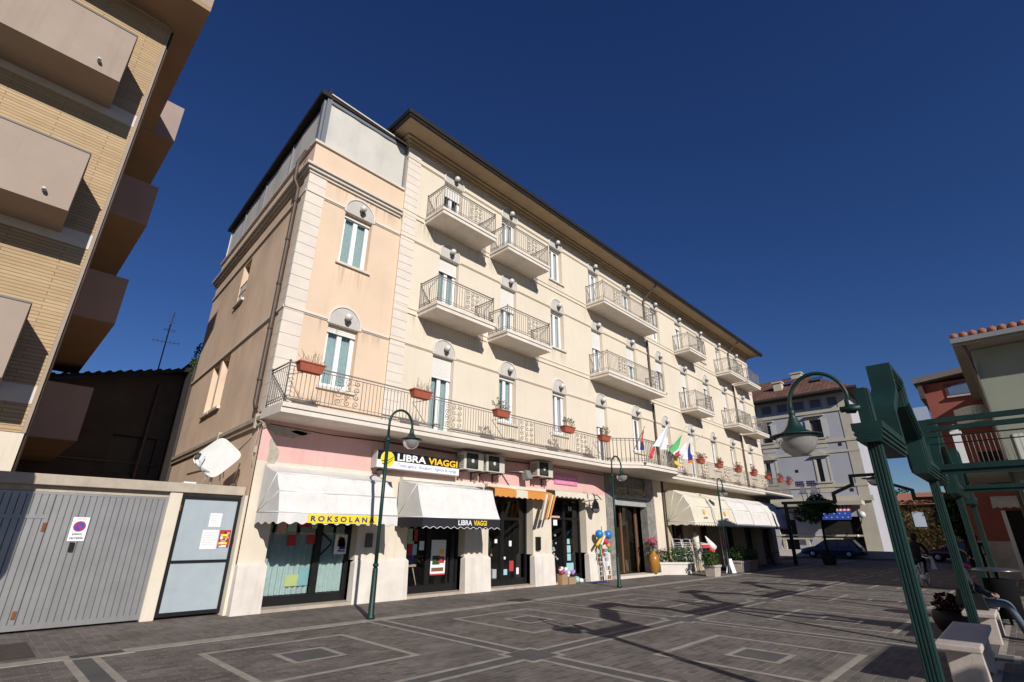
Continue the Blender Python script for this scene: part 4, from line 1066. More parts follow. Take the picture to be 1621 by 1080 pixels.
flag((20.5, 10.38, 4.6), (21.4, 9.6, 5.75), 'white and deep blue flag with an orange hem', [((21.3, 9.66, 5.62), (21.2, 9.75, 5.5), (21.3, 9.9, 4.72), (20.62, 9.9, 4.95), 'w'), ((21.42, 9.68, 5.5), (21.36, 9.72, 5.4), (21.25, 9.86, 4.62), (21.85, 9.86, 4.62), 'bbbbbbo')])
flag((20.75, 10.45, 4.55), (22.6, 9.6, 5.95), 'yellow and white flag hanging from a brown slanting pole', [((21.9, 9.9, 5.4), (21.75, 9.95, 5.3), (21.9, 9.95, 4.95), (22.05, 9.95, 5.0), 'yw'), ((21.05, 10.2, 4.9), (20.85, 10.3, 4.72), (20.95, 10.2, 4.4), (21.15, 10.15, 4.5), 'y')])

# ------------------------------------------------------------------ garage row left of the hotel
gar = thing('garage', (1.9, 13.6, 0), 'low garage with ribbed grey metal door, concrete lintel and pale blue side gate', 'garage')
part('roof_slab', concrete, gar, lambda b: b.box(-9, 4.27, 12.52, 15.0, 2.39, 2.58), .012)
part('pillar', creamlow, gar, lambda b: b.box(2.83, 3.06, 12.56, 12.9, 0, 2.388), .015)
part('pillar', creamlow, gar, lambda b: b.box(-2.6, -2.35, 12.56, 12.9, 0, 2.388), .015)
part('lintel', concrete, gar, lambda b: (b.box(-2.35, 2.83, 12.66, 12.9, 2.28, 2.388), b.box(3.06, 4.29, 12.66, 12.9, 2.33, 2.388)))
part('jamb', creamlow, gar, lambda b: b.box(4.24, 4.30, 12.40, 12.9, 0, 2.388))
def gdoor(b):
    x = -2.34; y = 12.63
    b.box(-2.34, 2.83, y+.02, y+.05, .04, 2.27)
    while x < 2.82:
        if not (1.0 < x < 1.03):
            w = .098
            for (a, c, d) in ((x, x+.010, .018), (x+.010, x+w-.004, 0)):
                b.quad((a, y+d, .12), (c, y+(0 if d else 0), .12), (c, y, 2.24), (a, y+d, 2.24))
            b.quad((x+w-.004, y, .12), (x+w, y+.018, .12), (x+w, y+.018, 2.24), (x+w-.004, y, 2.24))
        x += .10
    b.box(-2.34, 2.83, y-.006, y+.018, .04, .13); b.box(-2.34, 2.83, y-.004, y+.018, 2.235, 2.275)
    b.box(1.0, 1.05, y-.012, y+.018, .13, 2.23); b.box(-.4, 1.0, y-.010, y+.018, 1.82, 1.88)
dg = part('ribbed_door', galv, gar, gdoor)
part('handle', blackf, dg, lambda b: (b.box(1.46, 1.52, 12.58, 12.63, 1.27, 1.42)))
part('lock', rust, dg, lambda b: (b.box(1.0, 1.05, 12.605, 12.628, 1.6, 1.75), b.box(.985, 1.035, 12.60, 12.625, .22, .34)))
sd = part('side_gate', blackf, gar, lambda b: (b.box(3.07, 3.13, 12.60, 12.66, .05, 2.33), b.box(4.18, 4.24, 12.60, 12.66, .05, 2.33), b.box(3.13, 4.18, 12.60, 12.66, 2.27, 2.33), b.box(3.13, 4.18, 12.60, 12.66, .05, .12), b.box(3.13, 4.18, 12.595, 12.66, 1.02, 1.07)))
part('gate_panel', paleblue, sd, lambda b: (b.box(3.13, 4.18, 12.625, 12.65, .12, 1.02), b.box(3.13, 4.18, 12.625, 12.65, 1.07, 2.27)))
part('hinge', rust, sd, lambda b: (b.box(3.055, 3.085, 12.58, 12.60, 2.02, 2.14), b.box(4.235, 4.26, 12.58, 12.60, 1.38, 1.48)))
FGt = Fr((0, 12.625), (1, 0), (0, 1))
np_ = thing('parking_sign', (1.52, 12.62, 1.44), 'white no parking sign on the ribbed garage door', 'sign')
def circ(F_, cx, cz, r, d, n=28): return [F_(cx+r*math.cos(2*PI*i/n), cz+r*math.sin(2*PI*i/n), d) for i in range(n)]
part('plate', whitep, np_, lambda b: FGt.box(b, 1.40, 1.645, 1.44, 1.855, -.012, -.004))
part('roundel', [mat('sign red', (.45, .02, .03), .5), mat('sign blue', (.03, .08, .42), .5)], np_, lambda b: (b.poly(circ(FGt, 1.522, 1.695, .092, -.0135), 0), b.poly(circ(FGt, 1.522, 1.695, .070, -.0145), 1), b.poly([FGt(1.522-.062, 1.695+.045, -.0155), FGt(1.522-.045, 1.695+.062, -.0155), FGt(1.522+.062, 1.695-.045, -.0155), FGt(1.522+.045, 1.695-.062, -.0155)], 0)))
text_obj('lettering', 'passo', FGt, 1.45, 1.535, .04, .14, -.0135, blackf, np_, bold=.02)
text_obj('lettering', 'carrabile', FGt, 1.425, 1.475, .045, .195, -.0135, blackf, np_, bold=.02)
text_obj('lettering', 'COMUNE DI', FGt, 1.45, 1.815, .018, .15, -.0135, blackf, np_)
for x0, x1, z0, z1, mi, lb in ((3.68, 3.92, 1.72, 2.0, 0, 'small white notice, topmost on the pale blue gate'), (3.60, 3.92, 1.28, 1.66, 0, 'larger white notice left of the red poster on the pale blue gate')):
    t = thing('notice', ((x0+x1)/2, 12.62, z0), lb, 'notice')
    part('sheet', PAPER[0], t, lambda b: FGt.box(b, x0, x1, z0, z1, -.004, -.001))
    part('print', mat('faint print', (.45, .45, .47), .8), t, lambda b: [FGt.box(b, x0+.03, x1-.03-.1*random.random(), z1-.05-.035*i, z1-.042-.035*i, -.0055, -.0045) for i in range(int((z1-z0)/.035)-2)])
t = thing('poster', (4.05, 12.62, 1.3), 'red printed poster on the pale blue gate', 'poster')
part('sheet', mat('poster red', (.42, .03, .05), .5, .3, 14), t, lambda b: FGt.box(b, 3.94, 4.165, 1.30, 1.66, -.004, -.001))
part('print', [PAPER[0], mat('poster tan', (.5, .3, .2), .6), blackf, yellow], t, lambda b: [FGt.box(b, 3.95+.02*random.random()+.14*random.random(), 4.0+.15*random.random(), z, z+.012+.05*random.random(), -.0065-.0006*i, -.0045, i % 4) for i, z in enumerate([1.31+.02*k for k in range(15)])])
# satellite dish on the garage roof
ds = thing('satellite_dish', (3.68, 13.1, 2.58), 'white flat satellite dish on a bracket over the pale blue gate', 'satellite dish')
def dish(b):
    c = Vector((3.68, 13.0, 3.23)); ux = Vector((.70, .2, .66)).normalized(); nn = Vector((-.25, -1, .28)).normalized(); uy = nn.cross(ux).normalized(); ux = uy.cross(nn)
    if uy.z < 0: uy = -uy
    N = 36; rings = 5; vs = [c+nn*-.05]
    for k in range(1, rings+1):
        q = k/rings
        for i in range(N):
            a = 2*PI*i/N
            ex = 2/5.0
            rx = .42*math.copysign(abs(math.cos(a))**ex, math.cos(a)); ry = .35*math.copysign(abs(math.sin(a))**ex, math.sin(a))
            vs.append(c+ux*rx*q+uy*ry*q+nn*(-.05*(1-q*q)))
    fs = [(0, 1+i, 1+(i+1) % N) for i in range(N)]
    for k in range(rings-1):
        for i in range(N): fs.append((1+k*N+i, 1+(k+1)*N+i, 1+(k+1)*N+(i+1) % N, 1+k*N+(i+1) % N))
    n0 = len(vs)
    for i in range(N): vs.append(vs[1+(rings-1)*N+i]-nn*.03)
    for i in range(N): fs.append((1+(rings-1)*N+i, n0+i, n0+(i+1) % N, 1+(rings-1)*N+(i+1) % N))
    b.add(vs, fs, 0)
part('reflector', mat('white enamel', (.58, .575, .555), .6, .08, 3, streak=.15), ds, dish)
part('feed_arm', alu, ds, lambda b: (b.tube([(3.60, 12.98, 2.86), (3.36, 12.86, 2.95), (3.22, 12.80, 3.12)], .022, 6), b.tube([(3.42, 13.0, 3.22), (3.30, 12.86, 3.0)], .012, 5)))
part('feed_horn', [mat('dark grey plastic', (.06, .06, .06), .5), whitem], ds, lambda b: (b.tube([(3.20, 12.78, 3.12), (3.25, 12.83, 3.24)], .05, 10), b.tube([(3.22, 12.80, 3.09), (3.32, 12.84, 2.95)], .035, 8, 1)))
part('mast', concrete, ds, lambda b: (b.tube([(3.66, 13.1, 2.585), (3.72, 13.08, 3.2)], .03, 7), b.tube([(3.88, 13.12, 2.585), (3.8, 13.08, 3.1)], .014, 5), b.tube([(3.95, 13.12, 2.585), (3.88, 13.08, 3.05)], .012, 5), b.tube([(3.45, 13.05, 2.585), (3.62, 13.02, 2.9)], .01, 5)))
one('loose_pipe', [pipe, whitem], lambda b: (b.tube([(4.15, 13.2, 2.585), (4.20, 13.05, 3.15)], .02, 5), b.tube([(4.05, 12.95, 2.61), (4.17, 13.0, 2.68), (4.2, 13.0, 2.6)], .03, 5), b.box(3.1, 3.34, 12.9, 13.1, 2.585, 2.64, 1)), 'leftover pipe and scraps on the garage roof right of the dish', 'pipe')

# ------------------------------------------------------------------ apartment block at the far left
apt = thing('apartment_block', (-6, 18, 0), 'tall tan brick apartment block with solid greige balconies at the left edge', 'building')
AY = 12.9; XC = .35
FB = Fr((0, AY), (1, 0), (0, 1))
ST = 3.37; Z0 = 4.12          # slab level of the first balcony
AH = []
for k in range(4):
    z = Z0+ST*k
    AH += [(-5.6, -2.0, z, z+2.3), (-10.4, -7.2, z, z+2.3)]
part('brick_wall', listel, apt, lambda b: FB.wall(b, -14, XC-.05, 3.3, 14.1, AH, .35))
part('side_wall', apt_u, apt, lambda b: (b.quad((XC, AY, 0), (XC, 26, 0), (XC, 26, 14.3), (XC, AY, 14.3)), b.quad((-14, 26, 0), (XC, 26, 0), (XC, 26, 14.3), (-14, 26, 14.3))))
part('base_wall', creamlow, apt, lambda b: FB.wall(b, -14, XC-.001, 0, 3.29, [], .3))
part('corner_strip', apt_p, apt, lambda b: FB.box(b, XC-.048, XC+.012, 3.3, 14.1, -.015, .2))
for k in range(5):
    z = Z0+ST*k-.28
    if z < 14: part('floor_band', trimw, apt, lambda b: FB.box(b, -14, XC-.051, z, z+.34, -.012, .2))
for h in AH:
    def bw(b):
        a, c, z0, z1 = h
        FB.box(b, a, c, z1-.32, z1, .06, .2); FB.box(b, c-.09, c-.002, z0, z1-.32, .03, .2); FB.box(b, a+.002, a+.09, z0, z1-.32, .03, .2)
        zz = z1-.33
        while zz > z0+.9: FB.box(b, a+.09, c-.09, zz-.055, zz-.004, .14, .16, 1); zz -= .058
        FB.rect(b, a, c, z0, z1, .30, 2)
    part('shuttered_window', [trimw, mat('grey slats', (.44, .43, .41), .6), dark], apt, bw)
def abal(x0, x1, z, lab=None):
    def bb(b):
        yf = 11.8
        b.box(x0, x1, yf, AY-.001, z-.10, z+.06)
        b.box(x0, x1, yf, yf+.12, z+.06, z+1.28); b.box(x0, x0+.12, yf+.12, AY-.001, z+.06, z+1.28); b.box(x1-.12, x1, yf+.12, AY-.001, z+.06, z+1.28)
    o = part('balcony', apt_p, apt, bb)
    part('coping', mat('zinc coping', (.15, .14, .13), .5), o, lambda b: (b.box(x0-.015, x1+.015, 11.785, 11.94, z+1.28, z+1.315), b.box(x1-.14, x1+.015, 11.94, AY, z+1.28, z+1.315)))
    part('drain_spout', mat('pale plastic', (.55, .5, .45), .5), o, lambda b: (b.tube([(x1-.42, 11.86, z+.17), (x1-.42, 11.70, z+.14)], .038, 10), b.lathe([(.03, 0), (.03, .004)], (x1-.42, 11.69, z+.12), 8)))
    return o
for k in range(4):
    z = Z0+ST*k
    abal(-7.0, -.2, z); abal(-13.9, -8.2, z)
for k in range(5):
    z = Z0+.02+ST*k-ST*.0
    def sb(b):
        b.box(XC+.001, 1.52, 17.5, 24.6, z-.28, z-.1)
        b.box(XC+.001, 1.52, 17.5, 17.62, z-.1, z+1.16); b.box(1.40, 1.52, 17.62, 24.6, z-.1, z+1.16); b.box(XC+.001, 1.40, 24.48, 24.6, z-.1, z+1.16)
    if k < 4:
        o = part('side_balcony', mat('dusky side plaster', (.33, .25, .22), .9, .1, 1.5, .3), apt, sb)
        part('soffit', apt_u, o, lambda b: b.box(XC+.001, 1.52, 17.5, 24.6, z-.30, z-.281))
part('roof_slab', [apt_p, apt_u], apt, lambda b: (b.box(-14.2, .90, 11.66, 26.3, 14.12, 14.75), b.box(-14.2, .90, 11.66, 26.3, 13.97, 14.119, 1)))
part('corner_downpipe', pipe, apt, lambda b: b.tube([(XC+.04, AY+.06, 13.9), (XC+.04, AY+.06, 2.6)], .028, 8))

# ------------------------------------------------------------------ dark house closing the yard
cy = thing('yard_house', (1, 28, 0), 'dark shaded house with low tiled roof closing the yard behind the garage', 'house')
dk = mat('darkened plaster', (.06, .052, .048), .9, .3, 1.2, .2)  # even base colour blackened to match the deep shade of the yard
FC = Fr((-8, 23.5), (1, 0), (0, 1))
CH_ = [(11.0, 12.4, 3.6, 5.0), (7.4, 8.5, 5.0, 6.3), (4.0, 5.2, 3.6, 5.2)]
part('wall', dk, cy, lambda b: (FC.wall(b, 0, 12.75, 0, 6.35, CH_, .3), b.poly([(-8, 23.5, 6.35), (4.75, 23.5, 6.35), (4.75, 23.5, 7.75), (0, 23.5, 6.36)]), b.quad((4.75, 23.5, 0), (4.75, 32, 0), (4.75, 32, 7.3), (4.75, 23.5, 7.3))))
for h in CH_: part('window', [mat('dull shutter', (.05, .05, .045), .7)], cy, lambda b: (FC.box(b, h[0]+.02, h[1]-.02, h[2]+.02, h[3]-.02, .15, .25)))
zr_ = lambda x: 6.42+.285*max(0, x)
part('roof', [mat('black old tiles', (.02, .017, .015), .9, .4, 6, 1, 20)], cy, lambda b: [b.tube([(-8.5+.3*i, 23.0, zr_(-8.5+.3*i)+.05), (-8.5+.3*i, 30, zr_(-8.5+.3*i)+1.1)], .09, 6) for i in range(46)] + [b.add([(xa, 22.95, zr_(xa)-.05), (xc, 22.95, zr_(xc)-.05), (xc, 30, zr_(xc)+1.0), (xa, 30, zr_(xa)+1.0), (xa, 22.95, zr_(xa)+.06), (xc, 22.95, zr_(xc)+.06)], [(0,1,2,3), (0,1,5,4), (4,5,2,3)]) for xa, xc in ((-9, 0), (0, 5.0))])
part('drainpipe', pipe, cy, lambda b: (b.tube([(4.0, 23.42, 7.1), (3.9, 23.4, 0)], .06, 6), b.tube([(-8, 23.4, 4.1), (4.6, 23.4, 4.0)], .03, 5)))
an = thing('tv_antenna', (3.95, 24.4, 7.7), 'spindly tv antenna on the roof of the dark yard house', 'antenna')
part('mast', pipe, an, lambda b: b.tube([(3.95, 24.4, 7.4), (3.95, 24.4, 10.0)], .025, 6))
part('upper_mast', alu, an, lambda b: b.tube([(3.95, 24.4, 8.9), (3.98, 24.4, 10.6)], .018, 5))
part('yagi', [mat('dull aluminium', (.45, .46, .48), .5)], an, lambda b: (b.tube([(3.45, 24.4, 9.15), (4.45, 24.4, 9.22)], .012, 4), [b.tube([(3.5+.15*i, 24.3, 9.15+.01*i-.13), (3.5+.15*i, 24.4, 9.15+.01*i+.13)], .006, 3) for i in range(7)], [b.tube([(3.75, 24.3+.1*i, 9.75), (4.2, 24.3+.1*i, 9.75)], .006, 3) for i in range(4)], [b.tube([(3.82, 24.4, 10.1+.12*i), (4.1, 24.4, 10.1+.12*i)], .006, 3) for i in range(4)]))
wh = thing('white_building', (9, 40, 0), 'sunlit white wall glimpsed in the gap behind the yard', 'building')
part('wall', [mat('bright white plaster', (.75, .75, .74), .9, .05)], wh, lambda b: b.box(6.3, 14, 32.6, 34, 0, 9.6))
part('window', dark, wh, lambda b: b.box(6.7, 7.3, 32.55, 32.6, 6.3, 7.5))
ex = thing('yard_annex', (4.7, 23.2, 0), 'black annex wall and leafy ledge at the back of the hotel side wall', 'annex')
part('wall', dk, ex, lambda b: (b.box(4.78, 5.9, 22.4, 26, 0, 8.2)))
part('creeper', leafd, ex, lambda b: b.leaves((4.85, 22.6, 8.2), (.18, .4, .75), 260, .06))

# stand-in board added out of view at the left to shade the garage door
ab = thing('shadow_board', (-1.9, 9.0, 0), 'unseen stand-in board on two posts, added to shade the garage door', 'board')
def adb(b):
    pts = []
    for cx, cz, a0 in ((-.78-.3, 4.6-.3, 0), (-2.9+.3, 4.6-.3, PI/2), (-2.9+.3, 2.62+.3, PI), (-.78-.3, 2.62+.3, 1.5*PI)):
        pts += [(cx+.3*math.cos(a0+PI/2*i/6), 9.0, cz+.3*math.sin(a0+PI/2*i/6)) for i in range(7)]
    b.prism(pts, (0, .12, 0))
part('panel', whitem, ab, adb)
part('post', galv, ab, lambda b: b.box(-2.5, -2.4, 9.02, 9.1, 0, 2.62)); part('post', galv, ab, lambda b: b.box(-1.6, -1.5, 9.02, 9.1, 0, 2.62))  # posts of the added shadow board

# ------------------------------------------------------------------ street lamps
lg_ = 'green gooseneck street lamps along the kerb'
def street_lamp(x, y, label):
    t = thing('street_lamp', (x, y, 0), label, 'street lamp', lg_)
    part('base', green, t, lambda b: b.lathe([(.085, 0), (.085, .05), (.062, .09), (.055, .9), (.048, .95)], (x, y, 0), 14))
    part('post', green, t, lambda b: (b.tube([(x, y, .9), (x, y, 3.62)], .04, 12), b.lathe([(.055, -.03), (.06, 0), (.055, .03)], (x, y, 1.0), 12), b.lathe([(.05, -.05), (.075, -.03), (.05, 0), (.055, .06)], (x, y, 3.62), 12)))
    R_ = .315
    def arm(b):
        pts = [(x, y, 3.6), (x, y, 3.95)]+[(x+R_-R_*math.cos(PI*i/14), y, 3.98+R_*1.12*math.sin(PI*i/14)) for i in range(15)]+[(x+2*R_, y, 3.9)]
        b.tube(pts, .028, 10)
    part('arm', green, t, arm)
    hx = x+2*R_
    sh = part('lamp_shade', green, t, lambda b: b.lathe([(.03, .0), (.045, -.03), (.05, -.08), (.06, -.12), (.10, -.19), (.17, -.235), (.255, -.25), (.265, -.265), (.24, -.262), (.10, -.22), (.02, -.2)], (hx, y, 3.95), 22))
    part('globe', lampglass, sh, lambda b: b.lathe([(.205, -.262), (.205, -.30), (.185, -.37), (.145, -.43), (.08, -.475), (.01, -.49)], (hx, y, 3.95), 22))
    return t
street_lamp(6.2, 9.9, 'green street lamp nearest, between the white awnings')
street_lamp(15.72, 10.15, 'green street lamp before the hotel entrance')
street_lamp(25.5, 10.4, 'green street lamp in front of the cream restaurant awnings')

# ------------------------------------------------------------------ green pergola of stepped gateways
per = thing('pergola', (11.05, .88, 0), 'dark green metal pergola of fluted columns and stepped zigzag beams', 'pergola')
PY = .875
CX_ = [6.22, 10.98, 15.66, 20.4]
def column(x, y):
    def cl(b):
        b.box(x-.052, x+.052, y-.045, y+.055, 0, 2.50)
        for i in range(4): b.box(x-.054+.029*i, x-.033+.029*i, y-.065, y-.0455, .02, 2.50)
        for i in range(4): b.box(x-.070, x-.0525, y-.048+.028*i, y-.028+.028*i, .02, 2.50)
        b.box(x-.12, x+.12, y-.12, y+.12, -.01, .05)
    part('column', green, per, cl, .004)
    def st(b):
        b.box(x-.055, x+.055, y-.05, y+.06, 2.70, 3.07)
        for i in range(4): b.box(x-.056+.03*i, x-.035+.03*i, y-.07, y-.0505, 2.705, 3.06)
    part('column_head', green, per, st, .004)
for x in CX_: column(x, PY)
def ribbon(mb, prof, place, layers):
    """sweep a stepped cross section (offset from top, half width) along the zigzag profile (s, z)"""
    n = len(prof)
    nor = []
    for i in range(n):
        ds_ = []
        if i > 0: ds_.append((Vector(prof[i])-Vector(prof[i-1])).normalized())
        if i < n-1: ds_.append((Vector(prof[i+1])-Vector(prof[i])).normalized())
        ns = [Vector((-d.y, d.x)) for d in ds_]
        if len(ns) == 1: nor.append(ns[0])
        else:
            m_ = (ns[0]+ns[1]).normalized(); nor.append(m_/max(.35, m_.dot(ns[0])))
    for (o0, o1, hw) in layers:
        vs = []
        for p, q in zip(prof, nor):
            for o in (o0, o1):
                w = Vector(p)-q*o
                vs += [place(w.x, w.y, -hw), place(w.x, w.y, hw)]
        fs = []
        for i in range(n-1):
            a, c = i*4, (i+1)*4
            fs += [(a, c, c+1, a+1), (a+2, a+3, c+3, c+2), (a, a+2, c+2, c), (a+1, c+1, c+3, a+3)]
        fs += [(0, 1, 3, 2), ((n-1)*4, (n-1)*4+2, (n-1)*4+3, (n-1)*4+1)]
        mb.add(vs, fs)
LAY = [(0, .075, .135), (.075, .10, .118), (.10, .125, .128), (.125, .15, .108), (.15, .175, .118), (.175, .20, .095)]
def zprof(c, a, b_, e, z0, z1, z2, z3):
    """half: outer end e, step at a, top shoulder b_"""
    return [(c-e, z0), (c-a, z0), (c-a, z1), (c-b_, z2), (c-b_, z3), (c+b_, z3), (c+b_, z2), (c+a, z1), (c+a, z0), (c+e, z0)]
for x0, x1 in zip(CX_, CX_[1:]):
    c = (x0+x1)/2
    part('zigzag_beam', green, per, lambda b: ribbon(b, zprof(c, 1.25, .55, (x1-x0)/2+(.17 if x0 == CX_[0] else -.02), 2.69, 3.10, 3.48, 3.80), lambda s_, z, d: (s_, PY+d, z), LAY), .003)
# cross frames running back towards the far row
for x, zt, ye in ((10.98, 3.49, -4.6), (15.66, 0, -4.6)):
    def cf(b):
        if zt:
            for z0, z1, w in ((3.41, 3.49, .04), (3.28, 3.355, .04)): b.box(x-w, x+w, ye, PY-.14, z0, z1)
            for z in (3.19, 3.07): b.tube([(x, ye, z), (x, PY-.1, z)], .009, 6)
        b.box(x-.07, x+.07, ye, PY-.14, 2.645, 2.73); b.box(x-.04, x+.04, ye, PY-.14, 2.58, 2.64)
    part('cross_frame', green, per, cf)
for x in CX_[:3]: column(x, -4.6)
def pergola_lamp(x, y, yo, label):
    t = thing('pergola_lamp', (x, y, 2.6), label, 'lamp', 'gooseneck lamps on the pergola columns')
    def arm(b):
        b.tube([(x-.06, y+.08, 2.86), (x-.10, y+.15, 2.86)], .05, 10)
        b.tube([(x-.12, y+.02, 2.85), (x-.12, y+.2, 2.855)], .032, 8)
        r = yo/2; c = y+.13+r-.02
        pts = [(x-.11, y+.13, 2.86), (x-.11, y+.13, 2.95)]+[(x-.11, c-r*math.cos(PI*i/16), 2.97+r*1.16*math.sin(PI*i/16)) for i in range(17)]+[(x-.11, c+r, 2.90)]
        b.tube(pts, .021, 10)
    part('arm', green, t, arm)
    yh = y+.13+yo-.02; xh = x-.11
    sh = part('lamp_shade', green, t, lambda b: b.lathe([(.022, .05), (.036, .04), (.036, .0), (.03, -.01), (.045, -.05), (.07, -.12), (.11, -.18), (.17, -.215), (.255, -.235), (.262, -.25), (.24, -.248), (.1, -.21)], (xh, yh, 2.88), 28))
    part('globe', lampglass, sh, lambda b: b.lathe([(.205, -.246), (.205, -.275), (.185, -.345), (.145, -.405), (.08, -.45), (.005, -.462)], (xh, yh, 2.88), 28))
pergola_lamp(CX_[0], PY, .56, 'green gooseneck lamp with clear bowl on the nearest pergola column')
pergola_lamp(CX_[2], -4.6, .56, 'green gooseneck lamp on a pergola column deep in the shade at right')
# unseen panel added right of the view to cast a shadow on the paving
part('added_shadow_panel', awnc, per, lambda b: b.box(6.15, 8.15, -8.5, -4.45, 3.38, 3.42))

# large stepped portal across the square's far end
por = thing('street_portal', (36.5, 5.9, 0), 'black stepped metal portal spanning the far end of the square', 'portal')
pblk = mat('blackened green metal', (.010, .022, .02), .5, .2, 6)
part('zigzag_beam', pblk, por, lambda b: ribbon(b, zprof(5.88, 2.02, .93, 4.95, 3.73, 4.17, 4.62, 5.16), lambda s_, z, d: (36.5+d, s_, z), [(0, .10, .16), (.10, .16, .12)]))
for y in (10.66, .95):
    part('post', pblk, por, lambda b: (b.box(36.42, 36.6, y-.09, y+.09, 0, 3.6), b.box(36.3, 36.7, y-.2, y+.2, 3.3, 3.38)), .01)
part('side_arm', pblk, por, lambda b: (b.box(36.45, 36.55, 9.6, 11.6, 3.30, 3.38), b.tube([(36.5, 9.2, 3.0), (36.5, 10.6, 3.1)], .03, 5)))
pl = part('lamp', pblk, por, lambda b: (b.tube([(36.5, 5.6, 5.0), (36.5, 5.6, 4.95)], .03, 6), b.lathe([(.05, 0), (.2, -.06), (.62, -.1), (.6, -.12), (.1, -.1)], (36.5, 5.6, 4.98), 20)))
part('globe', lampglass, pl, lambda b: b.lathe([(.35, -.12), (.33, -.3), (.2, -.48), (.02, -.55)], (36.5, 5.6, 4.98), 18))
zz = thing('letter_sign', (36.6, 9.25, 4.05), 'pair of stars and stripes characters standing on the black portal arm', 'sign')
FZ = Fr((36.5, 0), (0, -1), (1, 0))
stb = mat('star blue', (.05, .05, .28), .6); str_ = stripe_mat('red and white stripes', (.68, .68, .68), (.55, .05, .08), .13, 'X', .5)
stv = stripe_mat('vertical red and white stripes', (.68, .66, .62), (.52, .10, .10), .30, 'Y', .5)
def letters(b):
    for s0, shp in ((-9.85, 0), (-9.2, 1)):
        b.prism([FZ(s0, 4.62), FZ(s0+.52, 4.62), FZ(s0+.50, 4.94), FZ(s0+.02, 4.94)], (.06, 0, 0), 0)
        base = [FZ(s0+.14+.0*shp, 4.2), FZ(s0+.56, 4.2), FZ(s0+.46, 4.62), FZ(s0+.30-.08*shp, 4.62)]
        b.prism(base, (.06, 0, 0), 1)
        b.box(36.46, 36.56, -s0-.62, -s0-.08, 4.17, 4.2, 0)
        for i in range(4):
            for j in range(2):
                y = -(s0+.08+.12*i+.04*j); z = 4.70+.13*j
                b.poly([(36.495, y+.035*math.cos(2*PI*k/5+PI/2), z+.035*math.sin(2*PI*k/5+PI/2)) for k in range(5)], 2)
part('characters', [stb, str_, PAPER[0]], zz, letters)
part('stand', green, zz, lambda b: [b.tube([(36.53, y, 3.4), (36.53, y+.1, 4.17)], .02, 5) for y in (9.5, 9.2, 9.0, 8.85)])

# ------------------------------------------------------------------ lavender house across the road
gh = thing('lavender_house', (61, 17, 0), 'lavender grey palazzo with beige trim and brown hipped roof across the road', 'building')
HX = 56.3
FH = Fr((HX, 32), (0, -1), (1, 0))       # s runs from y = 32 towards the right corner at y = 9.2
HE = 22.8                                # wall length
ys = lambda y: 32-y
def hwin(y, z0, z1, w): return (ys(y)-w/2, ys(y)+w/2, z0, z1)
W1 = [hwin(y, 10.75, 12.55, 1.0) for y in (12.3, 17.0, 21.7, 26.4)]
W2 = [hwin(y, 6.6, 8.75, 1.0) for y in (12.5, 17.2, 21.9, 26.6)]
W3 = [hwin(y, 13.75, 14.55, .95) for y in (10.4+1.55*k for k in range(9))]
G0 = [hwin(12.0, .5, 3.4, 3.2), hwin(16.6, .5, 3.2, 1.6), hwin(21, .5, 3.2, 1.6)]
part('wall', lav, gh, lambda b: (FH.wall(b, 0, HE, .0, 15.0, W1+W2+W3+G0, .35, 0), b.quad((HX, 9.2, 0), (70, 9.2, 0), (70, 9.2, 15), (HX, 9.2, 15))))
def htrim(b):
    for z0, z1, d in ((13.15, 13.45, .10), (10.2, 10.45, .10), (9.2, 9.4, .07), (6.05, 6.3, .08), (4.75, 5.2, .25)):
        FH.box(b, 0, HE+d, z0, z1, -d, -.002)
    FH.box(b, HE-.85, HE+.04, 5.2, 15.0, -.04, -.001)
    FH.box(b, HE-1.2, HE+.04, .3, 4.7, -.06, -.001)
    FH.box(b, 0, HE, 1.7, 1.85, -.05, -.002)
part('cornice', lavtrim, gh, htrim)
for h in W3[:-1]:
    part('attic_pilaster', lavtrim, gh, lambda b: FH.box(b, h[0]-.45, h[0]-.14, 13.45, 14.8, -.06, -.002))
part('attic_cornice', lavtrim, gh, lambda b: FH.box(b, 0, HE+.1, 14.7, 15.0, -.12, -.003))
shutpale = mat('pale shutter', (.52, .52, .50), .6, .06, 8)
for i, h in enumerate(W1+W2):
    up_ = i < len(W1)
    def hw(b):
        a, c, z0, z1 = h
        FH.box(b, a-.14, a, z0, z1+.14, -.05, .1); FH.box(b, c, c+.14, z0, z1+.14, -.05, .1); FH.box(b, a, c, z1, z1+.14, -.05, .1)
        FH.box(b, a-.2, c+.2, z0-.14, z0, -.12, .1)
        FH.box(b, a-.35, c+.35, z1+.32, z1+.42, -.3, -.002) if up_ else b.prism([FH(a-.35, z1+.25, -.28), FH(c+.35, z1+.25, -.28), FH((a+c)/2, z1+.75, -.28)], (.27, 0, 0))
        FH.box(b, a-.14, c+.14, z0-1.0, z0-.14, -.03, -.001)
    o = part('window', lavtrim, gh, hw)
    def hs(b):
        a, c, z0, z1 = h
        FH.box(b, *(((c+.02, c+.5), (a-.4, a-.02)) if up_ else (((a+c)/2+.02, c), (a, a+.1)))[sd_], z0, z1, -.10 if up_ else -.02, -.06 if up_ else .02)
    for sd_ in (0, 1): part('shutter', shutpale, o, hs)
    part('glass', [mat('dark reflecting pane', (.05, .06, .07), .12, spec=.8)], o, lambda b: FH.rect(b, h[0], h[1], h[2], h[3], .25))
    part('sash', brown, o, lambda b: (FH.box(b, (h[0]+h[1])/2-.05, (h[0]+h[1])/2+.05, h[2], h[3], .18, .24), FH.box(b, h[0], h[0]+.08, h[2], h[3], .18, .24), FH.box(b, h[1]-.08, h[1], h[2], h[3], .18, .24)))
for h in W3: part('attic_window', [mat('dim attic pane', (.16, .16, .18), .3)], gh, lambda b: FH.rect(b, h[0], h[1], h[2], h[3], .2))
